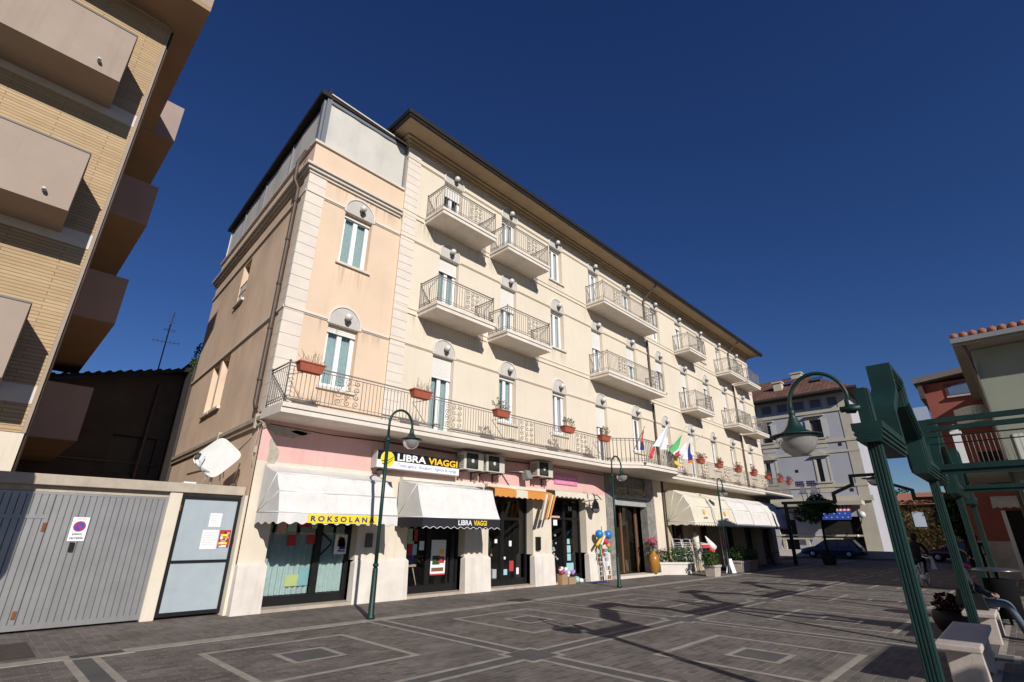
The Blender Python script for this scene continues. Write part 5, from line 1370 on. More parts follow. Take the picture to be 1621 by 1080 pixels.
for y, z in ((10.6, 9.8), (14.3, 12.0), (14.8, 7.6), (10.5, 5.6), (19.2, 7.6)): part('wall_vent', dark, gh, lambda b: FH.box(b, ys(y)-.13, ys(y)+.13, z, z+.27, -.03, -.002))
for h in G0: part('shop_opening_or_shade', dark, gh, lambda b: FH.rect(b, h[0], h[1], h[2], h[3], .3))
def hroof(b):
    x0, x1, y0, y1, z = HX-1.1, 70, 8.1, 33, 15.02
    b.add([(x0, y0, z), (x1, y0, z), (x1, y1, z), (x0, y1, z), (x0+5.6, y0+5.2, z+3.4), (x0+5.6, y1, z+3.4)], [(0, 4, 5, 3), (0, 1, 4), (1, 2, 5, 4)])
part('roof', tileb, gh, hroof)
part('eaves', [mat('dark eaves', (.05, .04, .035), .8)], gh, lambda b: (b.box(HX-1.15, 70, 8.05, 33, 14.86, 15.01), b.box(HX-1.25, HX-1.1, 8.0, 33, 14.9, 15.1)))
part('chimney', lavtrim, gh, lambda b: (b.box(57.4, 58.2, 15.0, 15.8, 15.6, 17.2), b.box(57.3, 58.3, 14.9, 15.9, 17.2, 17.35)))
part('chimney', lavtrim, gh, lambda b: (b.box(60.4, 61.2, 13.6, 14.6, 17.6, 18.7), b.box(60.3, 61.3, 13.5, 14.7, 18.7, 18.85)))
part('skylight', [mat('skylight pane', (.05, .07, .12), .2, spec=.6)], gh, lambda b: (b.add([(58.0, 11.2, 16.95), (58.0, 12.3, 16.95), (59.0, 12.3, 17.55), (59.0, 11.2, 17.55)], [(0, 1, 2, 3)]), b.add([(58.2, 14.0, 17.1), (58.2, 14.9, 17.1), (59.2, 14.9, 17.7), (59.2, 14.0, 17.7)], [(0, 1, 2, 3)])))
part('porch_roof', lavtrim, gh, lambda b: FH.box(b, 5, HE-.5, 4.35, 4.7, -1.6, -.251))
part('balustrade', lavtrim, gh, lambda b: (FH.box(b, 15, HE-2.6, 1.42, 1.55, -1.5, -1.3), [FH.box(b, s_, s_+.3, .5, 1.42, -1.5, -1.3) for s_ in (15.2, 17.2, 19.4)]))
for k in range(4): part('front_step', trimw, gh, lambda b: FH.box(b, 2, HE+1.4, .0, .14*(4-k), -3.2+.42*k, -2.78+.42*k if k < 3 else -.01))
sa = thing('striped_awning', (54.9, 12.0, 3.0), 'awning in red stripes with a starred blue front on the lavender house', 'awning')
def sawn(b):
    b.add([(HX-.26, 10.7, 4.5), (HX-.26, 13.3, 4.5), (HX-1.1, 13.3, 4.25), (HX-1.1, 10.7, 4.25), (HX-1.5, 13.3, 3.85), (HX-1.5, 10.7, 3.85)], [(0, 1, 2, 3), (3, 2, 4, 5)], 0)
    b.add([(HX-1.5, 10.7, 3.85), (HX-1.5, 13.3, 3.85), (HX-1.75, 13.3, 3.1), (HX-1.75, 10.7, 3.1)], [(0, 1, 2, 3)], 1)
    for i in range(6):
        for j in range(2):
            y = 10.95+.43*i+.2*j; z = 3.3+.32*j; xx = HX-1.75+(z-3.1)*.333-.012
            b.poly([(xx, y+.06*math.cos(2*PI*k/5+PI/2), z+.06*math.sin(2*PI*k/5+PI/2)) for k in range(5)], 2)
part('canopy', [stv, mat('awning blue', (.03, .07, .35), .7), PAPER[0]], sa, sawn)
gl_ = thing('globe_lamp', (54.9, 9.9, 2.6), 'white globe lamp on an iron arm at the corner of the lavender house', 'lamp')
part('arm', blackf, gl_, lambda b: b.tube([(HX-.05, 10.9, 2.4), (HX-.9, 10.6, 2.2), (HX-1.3, 10.2, 2.7), (HX-1.3, 10.0, 3.2)], .04, 6))
part('globe', globe, gl_, lambda b: b.ball((HX-1.3, 9.95, 3.5), .3, 16))
part('finial', alu, gl_, lambda b: b.ball((HX-1.4, 10.6, 1.75), .12, 8))

# pavement on the far side of the road
g = MB(); g.box(53.2, 60.5, 2, 40, -.03, .11)
struct(g.build('far_pavement', stone))

# ------------------------------------------------------------------ cars
def car(loc, rot, body, glassm, label, L=4.55, estate=True):
    t = thing('parked_car', loc, label, 'car')
    M = Matrix.Translation(Vector(loc)) @ Matrix.Rotation(rot, 4, 'Z')
    def tr(p): return tuple(M @ Vector(p))
    W = .84
    # side outline: bonnet at +x
    low = [(-2.2, .32), (-2.25, .55), (-2.2, .85), (-1.5, .92), (.9, .92), (1.9, .80), (2.22, .62), (2.25, .35)]
    def bd(b):
        secs = [(-W*.93, 0), (-W, .08), (-W, .0)]
        N = 26; xs = [-2.25+4.5*i/(N-1) for i in range(N)]
        def top(x):
            if x < -2.1: return .70+(x+2.25)/.15*.18
            if x < .95: return .90
            return .90-(x-.95)**2*.16
        rows = []
        for x in xs:
            e = max(0, abs(x)-1.85)/.4; w = W*(1-.16*e*e); zt = top(x)
            rows.append([(x, -w*.94, .26+.05*e), (x, -w, .45), (x, -w*1.01, .66), (x, -w*.95, zt), (x, 0, zt+.03), (x, w*.95, zt), (x, w*1.01, .66), (x, w, .45), (x, w*.94, .26+.05*e)])
        k = 9; vs = [tr(p) for r in rows for p in r]
        fs = [(i*k+j, (i+1)*k+j, (i+1)*k+j+1, i*k+j+1) for i in range(N-1) for j in range(k-1)]
        fs += [tuple(range(k)), tuple(range((N-1)*k, N*k))[::-1]]
        fs += [((i)*k, i*k+k-1, (i+1)*k+k-1, (i+1)*k) for i in range(N-1)]
        b.add(vs, fs, 0, True)
        # roof and pillars
        rx0, rx1 = (-1.75, .35) if estate else (-1.1, .3)
        zr = 1.42
        roof = [(rx0, -.60, zr-.03), ((rx0+rx1)/2, -.63, zr), (rx1, -.60, zr-.04), (rx1, .60, zr-.04), ((rx0+rx1)/2, .63, zr), (rx0, .60, zr-.03)]
        b.prism([tr(p) for p in roof], (0, 0, .05), 0)
        for sg in (-1, 1):
            for (xa, za, xb, zb_, w) in ((1.1, .90, .33, 1.40, .035), (-.55, .92, -.6, 1.40, .04), (-1.45, .92, -1.35, 1.40, .04), (-2.12, .88, -1.72, 1.40, .05)):
                b.tube([tr((xa, sg*.78, za)), tr((xb, sg*.61, zb_))], w, 5)
    o = part('body', body, t, bd)
    def gls(b):
        for sg in (-1, 1):
            b.quad(tr((1.02, sg*.77, .91)), tr((-2.0, sg*.77, .91)), tr((-1.65, sg*.62, 1.40)), tr((.34, sg*.61, 1.40)))
        b.quad(tr((1.1, -.74, .91)), tr((1.1, .74, .91)), tr((.36, .6, 1.40)), tr((.36, -.6, 1.40)))
        b.quad(tr((-2.14, -.74, .88)), tr((-2.14, .74, .88)), tr((-1.74, .6, 1.40)), tr((-1.74, -.6, 1.40)))
    part('windows', glassm, o, gls)
    for sx in (-1.32, 1.38):
        for sg in (-1, 1):
            def wh_(b):
                pts = [tr((sx, sg*.70, .31)), tr((sx, sg*.86, .31))]; b.tube(pts, .31, 20)
            w = part('wheel', tyre, t, wh_)
            part('rim', alu, w, lambda b: b.tube([tr((sx, sg*.80, .31)), tr((sx, sg*.872, .31))], [.19, .17], 14))
    for sg in (-1, 1):
        part('tail_light', FM['r'], t, lambda b: b.prism([tr((-2.262, sg*.6, .62)), tr((-2.262, sg*.78, .62)), tr((-2.262, sg*.78, .84)), tr((-2.262, sg*.6, .84))], tuple((M.to_3x3() @ Vector((-.01, 0, 0))))))
        part('headlight', glassm, t, lambda b: b.prism([tr((2.2, sg*.5, .56)), tr((2.2, sg*.74, .56)), tr((2.2, sg*.74, .70)), tr((2.2, sg*.5, .70))], tuple((M.to_3x3() @ Vector((.06, 0, 0))))))
        part('mirror', body, t, lambda b: b.ball(tr((.75, sg*.93, .98)), .09, 8))
    part('bumper', blackf, t, lambda b: (b.tube([tr((-2.28, -.75, .45)), tr((-2.28, .75, .45))], .08, 6), b.tube([tr((2.26, -.7, .42)), tr((2.26, .7, .42))], .08, 6)))
    part('side_trim', blackf, t, lambda b: [b.tube([tr((-1.0, sg*.865, .55)), tr((1.05, sg*.865, .55))], .03, 5) for sg in (-1, 1)])
    return t
cglass = mat('car glass', (.10, .11, .12), .08, spec=.8)
car((52.4, 12.2, -.01), PI/2, mat('dark blue car paint', (.06, .075, .14), .3, spec=.7), cglass, 'dark blue estate car parked before the lavender house steps')
car((51.0, 3.6, -.01), PI/2, mat('dark red car paint', (.10, .01, .012), .3, spec=.7), cglass, 'dark red car in the shade behind the cyclist', estate=False)

# ------------------------------------------------------------------ green and red buildings at the right
gb = thing('green_building', (27, -6, 0), 'sage green building with tiled eaves and white railed balcony at the right edge', 'building')
GX = 22.35
FGb = Fr((GX, -.22), (0, -1), (1, 0))
part('wall', greenp, gb, lambda b: (b.box(GX, 31.4, -14, -.22, 0, 7.6)))
part('corner_strip', [mat('white corner', (.55, .55, .5), .8)], gb, lambda b: b.box(GX-.03, GX+.1, -1.25, -.50, 2.9, 4.7))
part('eaves', [mat('grey soffit', (.30, .26, .20), .8, .1)], gb, lambda b: (b.box(GX-.75, 31.4, -14, .18, 7.62, 7.72), b.box(GX-.72, GX-.62, -14, .16, 7.721, 7.9), b.box(GX-.61, 31.4, .06, .16, 7.721, 7.88)))
part('gutter', [mat('grey zinc', (.26, .26, .27), .5, metal=.3)], gb, lambda b: b.box(GX-.90, GX-.755, -14, .20, 7.70, 7.86))
def gtiles(b):
    for i in range(34):
        y = .07-.24*i
        b.tube([(GX-.78, y, 7.96), (GX+4.45 if y < -4.6 else GX+.3+4.2*max(0, (.16-y)/4.76), y, 9.47 if y < -4.6 else 8.05+1.42*max(0, (.16-y)/4.76))], .115, 8, 0)
    b.quad((GX-.75, .16, 7.88), (GX-.75, -14, 7.88), (GX+4.5, -14, 9.4), (GX+4.5, -4.6, 9.4), 0)
    b.quad((31.4, .16, 7.88), (GX+4.5, -4.6, 9.4), (GX+4.5, -14, 9.4), (31.4, -14, 7.88), 0); b.poly([(GX-.75, .16, 7.88), (31.4, .16, 7.88), (GX+4.5, -4.6, 9.4)])
part('roof_tiles', terr_tile, gb, gtiles)
part('downpipe', pipe, gb, lambda b: b.tube([(GX-.7, -.1, 7.6), (GX-.25, -.15, 7.2), (GX-.08, -.16, 6.9), (GX-.08, -.16, 0)], .05, 7))
part('louvred_window', [mat('dark louvre', (.035, .03, .025), .7)], gb, lambda b: [b.box(GX+1.2, GX+2.2, -.21, -.16, 5.2+.09*i, 5.265+.09*i) for i in range(16)])
bl = part('balcony', [mat('pale balcony slab', (.45, .42, .38), .8, .1)], gb, lambda b: (b.box(GX-.9, GX+4, -3.5, .95, 3.55, 3.78), b.box(GX-.85, GX-.68, -1.0, -.82, 3.0, 3.549)))
part('post', whitem, bl, lambda b: (b.box(GX-.85, GX-.65, .70, .90, 3.78, 4.75), b.box(GX-.9, GX-.6, .66, .94, 4.75, 4.83), b.ball((GX-.75, .80, 4.95), .12, 12)))
part('railing', iron, bl, lambda b: ([b.tube([(GX-.75, .7-.12*i, 3.78), (GX-.75, .7-.12*i, 4.72)], .012, 4) for i in range(1, 26)], b.tube([(GX-.75, .7, 4.72), (GX-.75, -3, 4.72)], .02, 5)))
part('shop_opening_or_shade', dark, gb, lambda b: b.box(GX-.02, GX-.005, -6, -.9, .1, 2.9))
part('canopy', [mat('white lace canopy', (.66, .62, .55), .8, .15, 8)], gb, lambda b: (b.add([(GX-.03, -.3, 3.3), (GX-.03, -4, 3.3), (GX-1.0, -4, 2.95), (GX-1.0, -.3, 2.95)], [(0, 1, 2, 3)]), scallop(b, (GX-1.0, -.3), (GX-1.0, -4), 2.95, 2.75, 0, 18, .06)))

rb = thing('red_building', (36, -2, 0), 'brick red house with a grey roof slab and arched window beyond the green one', 'building')
RX = 31.5
part('wall', redp, rb, lambda b: b.box(RX, 40, -9, 1.85, 1.5, 8.75))
part('stone_base', marble, rb, lambda b: b.box(RX-.03, 40, -9, 1.88, 0, 1.5))
part('roof_slab', [mat('grey roof slab', (.16, .14, .13), .8, .2)], rb, lambda b: b.add([(RX-.5, 2.15, 8.76), (RX-.5, -9, 9.9), (40.4, -9, 9.9), (40.4, 2.15, 8.76), (RX-.5, 2.15, 9.02), (RX-.5, -9, 10.16), (40.4, -9, 10.16), (40.4, 2.15, 9.02)], [(0,1,2,3), (4,5,6,7), (0,1,5,4), (3,0,4,7), (1,2,6,5)]))
part('soffit_beam', pipe, rb, lambda b: (b.box(RX-.35, 40, 1.851, 2.05, 8.0, 8.7)))
rw = part('arched_window', [mat('dark red frame', (.10, .04, .03), .6)], rb, lambda b: b.box(RX-.05, RX-.003, -.5, 1.05, 8.0, 8.62))
part('pane', [mat('sky blue pane', (.10, .14, .22), .08, spec=.9)], rw, lambda b: b.poly([(RX-.06, .95, 8.05), (RX-.06, -.4, 8.05), (RX-.06, -.4, 8.4)]+[(RX-.06, -.4+1.35*i/8, 8.4+.17*math.sin(PI*i/8)) for i in range(1, 8)]+[(RX-.06, .95, 8.4)]))
part('sill', marble, rw, lambda b: b.box(RX-.16, RX-.003, -.5, 1.05, 7.92, 7.995))
part('stone_balcony', [mat('rough white stone', (.55, .53, .47), .9, .3, 9, 1, 25)], rb, lambda b: b.prism([(RX-.03, 1.0, 6.55), (RX-.03, -.6, 6.55)]+[(RX-.03-.8*math.sin(PI*i/10), -.6+1.6*i/10, 6.55) for i in range(1, 10)], (0, 0, .75)))
part('satellite_dish', [mat('pale blue dish', (.35, .42, .52), .5)], rb, lambda b: b.box(RX-.4, RX-.3, 1.9, 2.45, 6.4, 7.6))
part('window', dark, rb, lambda b: b.box(RX-.02, RX-.004, -.7, .6, 3.6, 5.3))
part('canopy', [mat('dusty canopy', (.60, .55, .47), .9, .3, 8)], rb, lambda b: (b.add([(RX-.04, .7, 3.35), (RX-.04, -3, 3.35), (RX-1.1, -3, 3.0), (RX-1.1, .7, 3.0)], [(0, 1, 2, 3)]), scallop(b, (RX-1.1, .7), (RX-1.1, -3), 3.0, 2.8, 0, 14, .06)))
part('shop_opening_or_shade', dark, rb, lambda b: b.box(RX-.06, RX-.035, -7, .35, .05, 2.75))  # dark sheet stands in for the shade on the lower red wall
part('door_frame', whitem, rb, lambda b: b.box(RX-.09, RX-.035, .36, .5, .05, 2.75))

ih = thing('ivy_house', (68, 4, 0), 'low house smothered in autumn ivy at the end of the square', 'house')
part('wall', [mat('ochre wall', (.35, .27, .15), .9, .2)], ih, lambda b: b.box(63, 74, -1, 8.2, 0, 4.6))
part('roof', terr_tile, ih, lambda b: b.add([(62.6, -1.4, 4.6), (62.6, 8.6, 4.6), (68, 8.6, 6.0), (68, -1.4, 6.0), (74, 8.6, 4.6), (74, -1.4, 4.6)], [(0, 1, 2, 3), (3, 2, 4, 5)]))
part('window', [mat('pale window', (.45, .5, .56), .3)], ih, lambda b: b.box(62.9, 62.99, 6.4, 7.3, 2.6, 3.9))
def ivy(b):
    for _ in range(5200):
        y = -1+9.4*random.random(); z = .2+4.8*random.random()
        if 6.3 < y < 7.4 and 2.5 < z < 4.0: continue
        x = 62.95-.35*random.random()*(.6+.4*math.sin(y*2.3+z))
        a = Vector((random.gauss(-1, .6), random.gauss(0, .7), random.gauss(.2, .7))).normalized(); u = a.orthogonal().normalized(); w = a.cross(u); s_ = .07+.09*random.random(); p = Vector((x, y, z))
        b.add([p-u*s_, p+w*s_*.7, p+u*s_, p-w*s_*.7], [(0, 1, 2, 3)])
part('ivy', leafa, ih, ivy)
rh = thing('row_house', (46, -4, 0), 'plain low house in the shade past the red one', 'house')
part('wall', mat('grey brown plaster', (.22, .18, .15), .9, .15, 1.0), rh, lambda b: b.box(40.6, 50, -9, .6, 0, 6.6))
part('roof', terr_tile, rh, lambda b: b.add([(40.2, -9, 6.6), (50.4, -9, 6.6), (50.4, 1.1, 6.6), (40.2, 1.1, 6.6), (45, -9, 8.2), (45, 1.1, 8.2)], [(0, 4, 5, 3), (1, 2, 5, 4), (3, 5, 2), (0, 1, 4)]))
part('door', dark, rh, lambda b: b.box(42, 43.2, .59, .62, 0, 2.3))
# houses closing the horizon behind
for i, (x, y, w, d, h, lb) in enumerate(((86, -3, 10, 10, 6.5, 'distant ochre house with red roof behind the ivy house'), (95, 32, 14, 10, 9, 'distant pale house behind the lavender palazzo'))):
    t = thing('distant_house', (x, y, 0), lb, 'house')
    part('wall', [(mat('pale far wall', (.45, .4, .32), .9, .1) if i else mat('ochre wall', (.35, .27, .15)))], t, lambda b: b.box(x, x+d, y-w/2, y+w/2, 0, h))
    part('roof', terr_tile, t, lambda b: b.add([(x-.4, y-w/2-.4, h), (x+d+.4, y-w/2-.4, h), (x+d+.4, y+w/2+.4, h), (x-.4, y+w/2+.4, h), (x+d/2, y-w/2+2, h+2.2), (x+d/2, y+w/2-2, h+2.2)], [(0, 4, 5, 3), (1, 2, 5, 4), (0, 1, 4), (2, 3, 5)]))
def tree(name, x, y, h, crown, trunk_r, label, cat='tree', lm=leafd, n=2600, size=.11, group=None, z0=0.0, lobes=7):
    t = thing(name, (x, y, z0), label, cat, group)
    cx, cy, cz, rx, ry, rz = crown
    def tk(b):
        b.tube([(x, y, z0), (x+.04, y+.02, z0+(cz-z0)*.5), (x+.02, y-.03, cz)], [trunk_r, trunk_r*.8, trunk_r*.55], 9)
        for i in range(7):
            a = 2*PI*i/7+.4; b.tube([(x+.02, y, cz-rz*.55), (x+rx*.35*math.cos(a), y+ry*.35*math.sin(a), cz-rz*.1+.1*i), (x+rx*.7*math.cos(a), y+ry*.7*math.sin(a), cz+rz*.3*math.sin(i))], [trunk_r*.5, trunk_r*.28, trunk_r*.1], 5)
    part('trunk', [mat('bark', (.05, .04, .03), .9, .3, 12)], t, tk)
    def cr(b):
        for k in range(lobes*2):
            d = Vector((random.gauss(0, 1), random.gauss(0, 1), random.gauss(0, .8))).normalized()*random.uniform(.35, .8)
            b.leaves((cx+d.x*rx, cy+d.y*ry, cz+d.z*rz), (rx*.42, ry*.42, rz*.38), n//(lobes*2), size, 0, .5)
    part('crown', lm, t, cr)
    return t
tree('potted_tree', 38.2, 9.2, 4.6, (38.2, 9.5, 3.3, 1.4, 1.25, 1.2), .09, 'dark leafy tree in a pot under the portal arm')
one('tree_pot', [mat('dark pot', (.05, .035, .03), .8, .2)], lambda b: b.lathe([(.28, 0), (.36, .1), (.42, .55), (.45, .6), (.38, .6), (.36, .5)], (38.2, 9.2, 0), 18), 'dark round pot holding the leafy tree', 'pot')
tree('pine_tree', 76, 9.2, 7, (76, 9.2, 5.2, 2.6, 2.6, 1.8), .18, 'far tree rising behind the ivy house at left', n=1800, size=.2)
tree('pine_tree', 79, 1.5, 7, (79, 1.5, 6.0, 2.6, 2.8, 1.8), .18, 'far tree rising behind the ivy house at right', n=1800, size=.2)
tree('shade_tree', 43, 2.7, 6.5, (43, 2.6, 3.1, 1.6, 1.3, 1.5), .12, 'dark tree by the end column of the pergola', n=2400, size=.13)

# ------------------------------------------------------------------ things before the hotel
def trough(x0, x1, y0, y1, h, label, n, fl=0, col=marble):
    t = thing('planter_trough', ((x0+x1)/2, (y0+y1)/2, 0), label, 'planter', 'planted troughs before the restaurant')
    def tb(b):
        e = .05
        b.add([(x0+e, y0+e, 0), (x1-e, y0+e, 0), (x1-e, y1-e, 0), (x0+e, y1-e, 0), (x0, y0, h), (x1, y0, h), (x1, y1, h), (x0, y1, h)], [(0,3,2,1), (0,1,5,4), (1,2,6,5), (2,3,7,6), (3,0,4,7), (4,5,6,7)])
        b.box(x0-.03, x1+.03, y0-.03, y1+.03, h-.07, h+.015)
    part('trough', col, t, tb, .01)
    def sh(b):
        m_ = max(2, int((x1-x0)/.32))
        for i in range(m_):
            cx = x0+(x1-x0)*(i+.5)/m_; cy = (y0+y1)/2
            b.leaves((cx+random.uniform(-.06, .06), cy+random.uniform(-.05, .05), h+.28+random.uniform(-.05, .1)), (.34, .36, .34), n//m_, .05, 0, .45)
            for k in range(4): b.tube([(cx, cy, h), (cx+random.uniform(-.25, .25), cy+random.uniform(-.2, .2), h+.45)], .008, 4, 1)
        if fl: b.leaves((x0+.1, (y0+y1)/2, h+.42), (.15, .2, .16), 40, .035, 2)
    part('shrub', [leafd, leaft, leafr], t, sh)
    return t
trough(22.0, 23.5, 11.5, 11.95, .50, 'whitewashed stone trough of dark shrubs next to the entrance pier', 900, 1, plinth).rotation_euler = (0, 0, R(-38))
trough(22.7, 23.35, 9.85, 10.35, .45, 'short pale trough of shrubs standing furthest out on the kerb', 900)
trough(26.5, 27.6, 10.15, 10.6, .5, 'pale trough of shrubs under the white awnings', 800)
trough(28.0, 28.5, 10.1, 10.5, .5, 'reddish pot of shrubs behind the trough under the white awnings', 500, 0, mat('faded terracotta', (.42, .24, .17), .9, .2, 8))
def chair_fn(px, py, z, rz, lb, proto=[None]):
    if proto[0] is None:
        t = thing('stacked_chair', (0, 0, 0), lb, 'chair', 'stacked aluminium terrace chairs')
        for sx in (-1, 1):
            part('leg', alu, t, lambda b: b.tube([(sx*.23, -.22, 0), (sx*.22, -.20, .44)], .013, 6)); part('leg', alu, t, lambda b: b.tube([(sx*.22, .24, 0), (sx*.21, .19, .44), (sx*.20, .25, .86)], .013, 6))
            part('armrest', alu, t, lambda b: b.tube([(sx*.22, -.2, .44), (sx*.24, -.2, .66), (sx*.24, .0, .68), (sx*.21, .22, .66)], .012, 6))
        part('seat', alu, t, lambda b: [b.box(-.21, .21, y, y+.045, .43, .445) for y in (-.2, -.145, -.09, -.035, .02, .075, .13)])
        part('backrest', alu, t, lambda b: [b.tube([(-.2, .21+.02*i, .56+.075*i), (.2, .21+.02*i, .56+.075*i)], .026, 5) for i in range(4)])
        proto[0] = t; c = t
    else: c = copy_tree(proto[0])
    c.location = (px, py, z); c.rotation_euler = (0, 0, rz); c['label'] = lb
    return c
for st_, (px, py, rz, n) in enumerate(((23.95, 11.95, .3, 6), (24.7, 11.9, .5, 6), (25.35, 11.55, .9, 5))):
    for k in range(n):
        chair_fn(px+.02*k, py+.03*k, .16*k, rz, 'aluminium slatted terrace chair in the stacks behind the shrub troughs')
one('folded_parasol', [awnc, pipe], lambda b: (b.lathe([(.02, 0), (.05, .0), (.17, .12), (.16, .75), (.05, .95)], (25.6, 11.9, .85), 10, 0), b.tube([(25.6, 11.9, 0), (25.6, 11.9, 2.0)], .02, 6, 1)), 'cream cloth cover standing behind the stacked chairs', 'cover')
ms = thing('menu_board', (25.9, 10.9, 0), 'white sandwich board by the far street lamp', 'board')
part('panel', PAPER[0], ms, lambda b: b.add([(25.75, 10.35, 0), (26.1, 10.3, 0), (26.1, 10.45, .62), (25.75, 10.5, .62), (25.75, 10.65, 0), (26.1, 10.6, 0)], [(0, 1, 2, 3), (4, 5, 2, 3)]))
part('print', blackf, ms, lambda b: [b.box(25.8, 26.05, 10.375+.024*i, 10.38+.024*i, .1+.1*i, .13+.1*i) for i in range(4)])
rs = thing('red_stand', (25.4, 10.9, 0), 'red stand with a white pointed hood between two troughs', 'stand')
part('body', [FM['r']], rs, lambda b: b.lathe([(.10, 0), (.14, .3), (.15, .85), (.1, .9)], (25.25, 11.0, .2), 12))
part('hood', [PAPER[0]], rs, lambda b: b.tube([(25.35, 10.95, 1.08), (25.2, 11.0, 1.25), (24.95, 11.1, 1.62)], [.19, .15, .02], 10))
part('flap', [FM['r'], PAPER[0]], rs, lambda b: (b.box(24.3, 25.1, 11.0, 11.03, 1.1, 1.25), b.box(24.2, 25.1, 11.0, 11.03, 1.251, 1.29, 1)))
we = thing('red_easel', (27.3, 11.1, 0), 'red and pale wood easel behind the shrubs', 'easel')
part('board', FM['r'], we, lambda b: b.box(27.0, 27.75, 11.2, 11.24, .95, 1.75))
part('slats', [mat('pale wood', (.55, .42, .3), .7)], we, lambda b: [b.tube([(26.95+.27*i, 11.16, .2), (26.9+.27*i, 11.18, 2.05)], .025, 5) for i in range(4)])
for i, (x, y, lb) in enumerate(((30.5, 11.4, 'cafe table in the shade under the nearer white awning'), (34.5, 11.3, 'cafe table in the shade under the farther white awning'))):
    t = thing('cafe_table', (x, y, 0), lb, 'table', 'cafe tables under the white awnings')
    part('table_top', brown, t, lambda b: b.lathe([(.4, 0), (.4, .03)], (x, y, .72), 16))
    part('leg', blackf, t, lambda b: b.tube([(x, y, 0), (x, y, .72)], .03, 6)); part('foot', blackf, t, lambda b: b.lathe([(.25, 0), (.06, .05)], (x, y, 0), 12))

vs_ = thing('amphora_vase', (21.42, 11.98, .1), 'tall ochre glazed vase with magenta flowers by the hotel entrance', 'vase')
part('vase', [mat('ochre glaze', (.36, .165, .02), .35, .2, 8, spec=.5)], vs_, lambda b: b.lathe([(.12, 0), (.14, .02), (.22, .35), (.245, .55), (.20, .72), (.11, .80), (.10, .86), (.15, .90), (.13, .91), (.09, .86)], (21.42, 11.98, .1), 22))
part('flowers', [leafm, leafd], vs_, lambda b: (b.leaves((21.42, 11.98, 1.38), (.26, .26, .17), 130, .05, 0, .5), b.leaves((21.42, 11.98, 1.2), (.2, .2, .18), 60, .05, 1, .3), [b.tube([(21.42, 11.98, .95), (21.42+random.uniform(-.2, .2), 11.98+random.uniform(-.2, .2), 1.4)], .006, 4, 1) for _ in range(10)]))
pr = thing('postcard_rack', (17.55, 11.85, 0), 'narrow postcard rack leaning before the pier by the toy shop', 'rack')
part('frame', alu, pr, lambda b: (b.tube([(17.35, 11.72, 0), (17.3, 11.9, 1.15)], .012, 5), b.tube([(17.75, 11.72, 0), (17.7, 11.9, 1.15)], .012, 5), b.tube([(17.5, 12.05, 0), (17.5, 11.92, 1.1)], .012, 5)))
part('postcards', [PAPER[0], PAPER[1], PAPER[4], mat('photo blue', (.10, .22, .4), .5), brown], pr, lambda b: [b.box(17.40+.13*i, 17.51+.13*i, 11.72+.023*j, 11.725+.023*j, .08+.155*j, .21+.155*j, (4, 3, 0, 4, 1, 4, 2)[(i*3+j*2) % 7]) for i in range(2) for j in range(7)])
bb_ = thing('toy_display', (17.65, 12.0, 0), 'stand of inflatable toys, blue balls and yellow bats outside the toy shop', 'toys')
part('stand', pipe, bb_, lambda b: (b.tube([(17.55, 12.02, 0), (17.6, 12.02, 1.95)], .015, 5), b.tube([(17.4, 12.0, 1.35), (17.85, 12.0, 1.35)], .01, 4)))
part('balls', [mat('ball blue', (.02, .18, .5), .35, spec=.5), mat('toy yellow', (.75, .5, .04), .4), FM['r'], mat('toy orange', (.75, .22, .04), .4), mat('toy green', (.06, .25, .08), .4), PAPER[0]], bb_, lambda b: (b.ball((17.32, 11.95, 1.66), .16, 14, 0), b.ball((17.88, 11.93, 1.64), .17, 14, 0), b.tube([(17.05, 11.9, 1.25), (17.65, 11.95, 1.68)], .055, 8, 1), b.tube([(17.35, 11.9, 1.28), (17.7, 11.95, 1.6)], .04, 8, 5), b.ball((17.65, 11.9, 1.40), .12, 12, 2), b.ball((17.82, 11.9, 1.25), .09, 10, 3), b.ball((17.86, 11.9, 1.08), .08, 10, 4), b.tube([(17.3, 11.95, .85), (17.36, 11.95, 1.3)], .03, 6, 4), b.tube([(17.4, 11.95, .7), (17.45, 11.95, 1.25)], .03, 6, 2)))
for i, (x0, x1, y0, h, lb) in enumerate(((14.98, 15.3, 11.98, .34, 'upright brown carton of goods at the toy shop step'), (15.34, 15.75, 11.96, .22, 'low brown carton of flowers at the toy shop step'))):
    t = thing('carton', ((x0+x1)/2, y0+.12, 0), lb, 'box')
    part('box', [mat('cardboard', (.34, .22, .13), .8, .1)], t, lambda b: b.box(x0, x1, y0, y0+.24, 0, h))
    part('contents', [mat('lilac goods', (.38, .22, .5), .7), PAPER[0], PAPER[3], PAPER[4]], t, lambda b: [b.ball((x0+(x1-x0)*random.random(), y0+.2*random.random(), h+.02+.16*random.random()), .05+.025*random.random(), 8, random.choice((0, 0, 1, 2))) for _ in range(12)])
t = thing('goods_bag', (15.9, 12.05, 0), 'pale bag and packets beside the cartons at the toy shop step', 'bag')
part('bag', [mat('mint plastic', (.3, .5, .42), .6), PAPER[0]], t, lambda b: (b.ball((15.9, 12.05, .12), .13, 8, 0, .9), b.ball((16.15, 12.05, .08), .10, 8, 1, .8)))
one('door_mat', [mat('blue mat', (.02, .03, .14), .9, .2)], lambda b: b.box(16.3, 17.2, 11.5, 11.9, 0, .014), 'small blue door mat before the toy shop', 'mat')
ez = thing('wooden_easel', (9.15, 12.85, .1), 'pale wooden easel with a blue board inside the travel agency window', 'easel')
part('frame', [mat('pale wood', (.55, .42, .3))], ez, lambda b: (b.tube([(8.9, 12.85, .12), (9.0, 12.9, 1.0)], .018, 5), b.tube([(9.42, 12.8, .12), (9.2, 12.9, 1.0)], .018, 5), b.box(8.82, 9.34, 12.80, 12.84, .74, .80)))
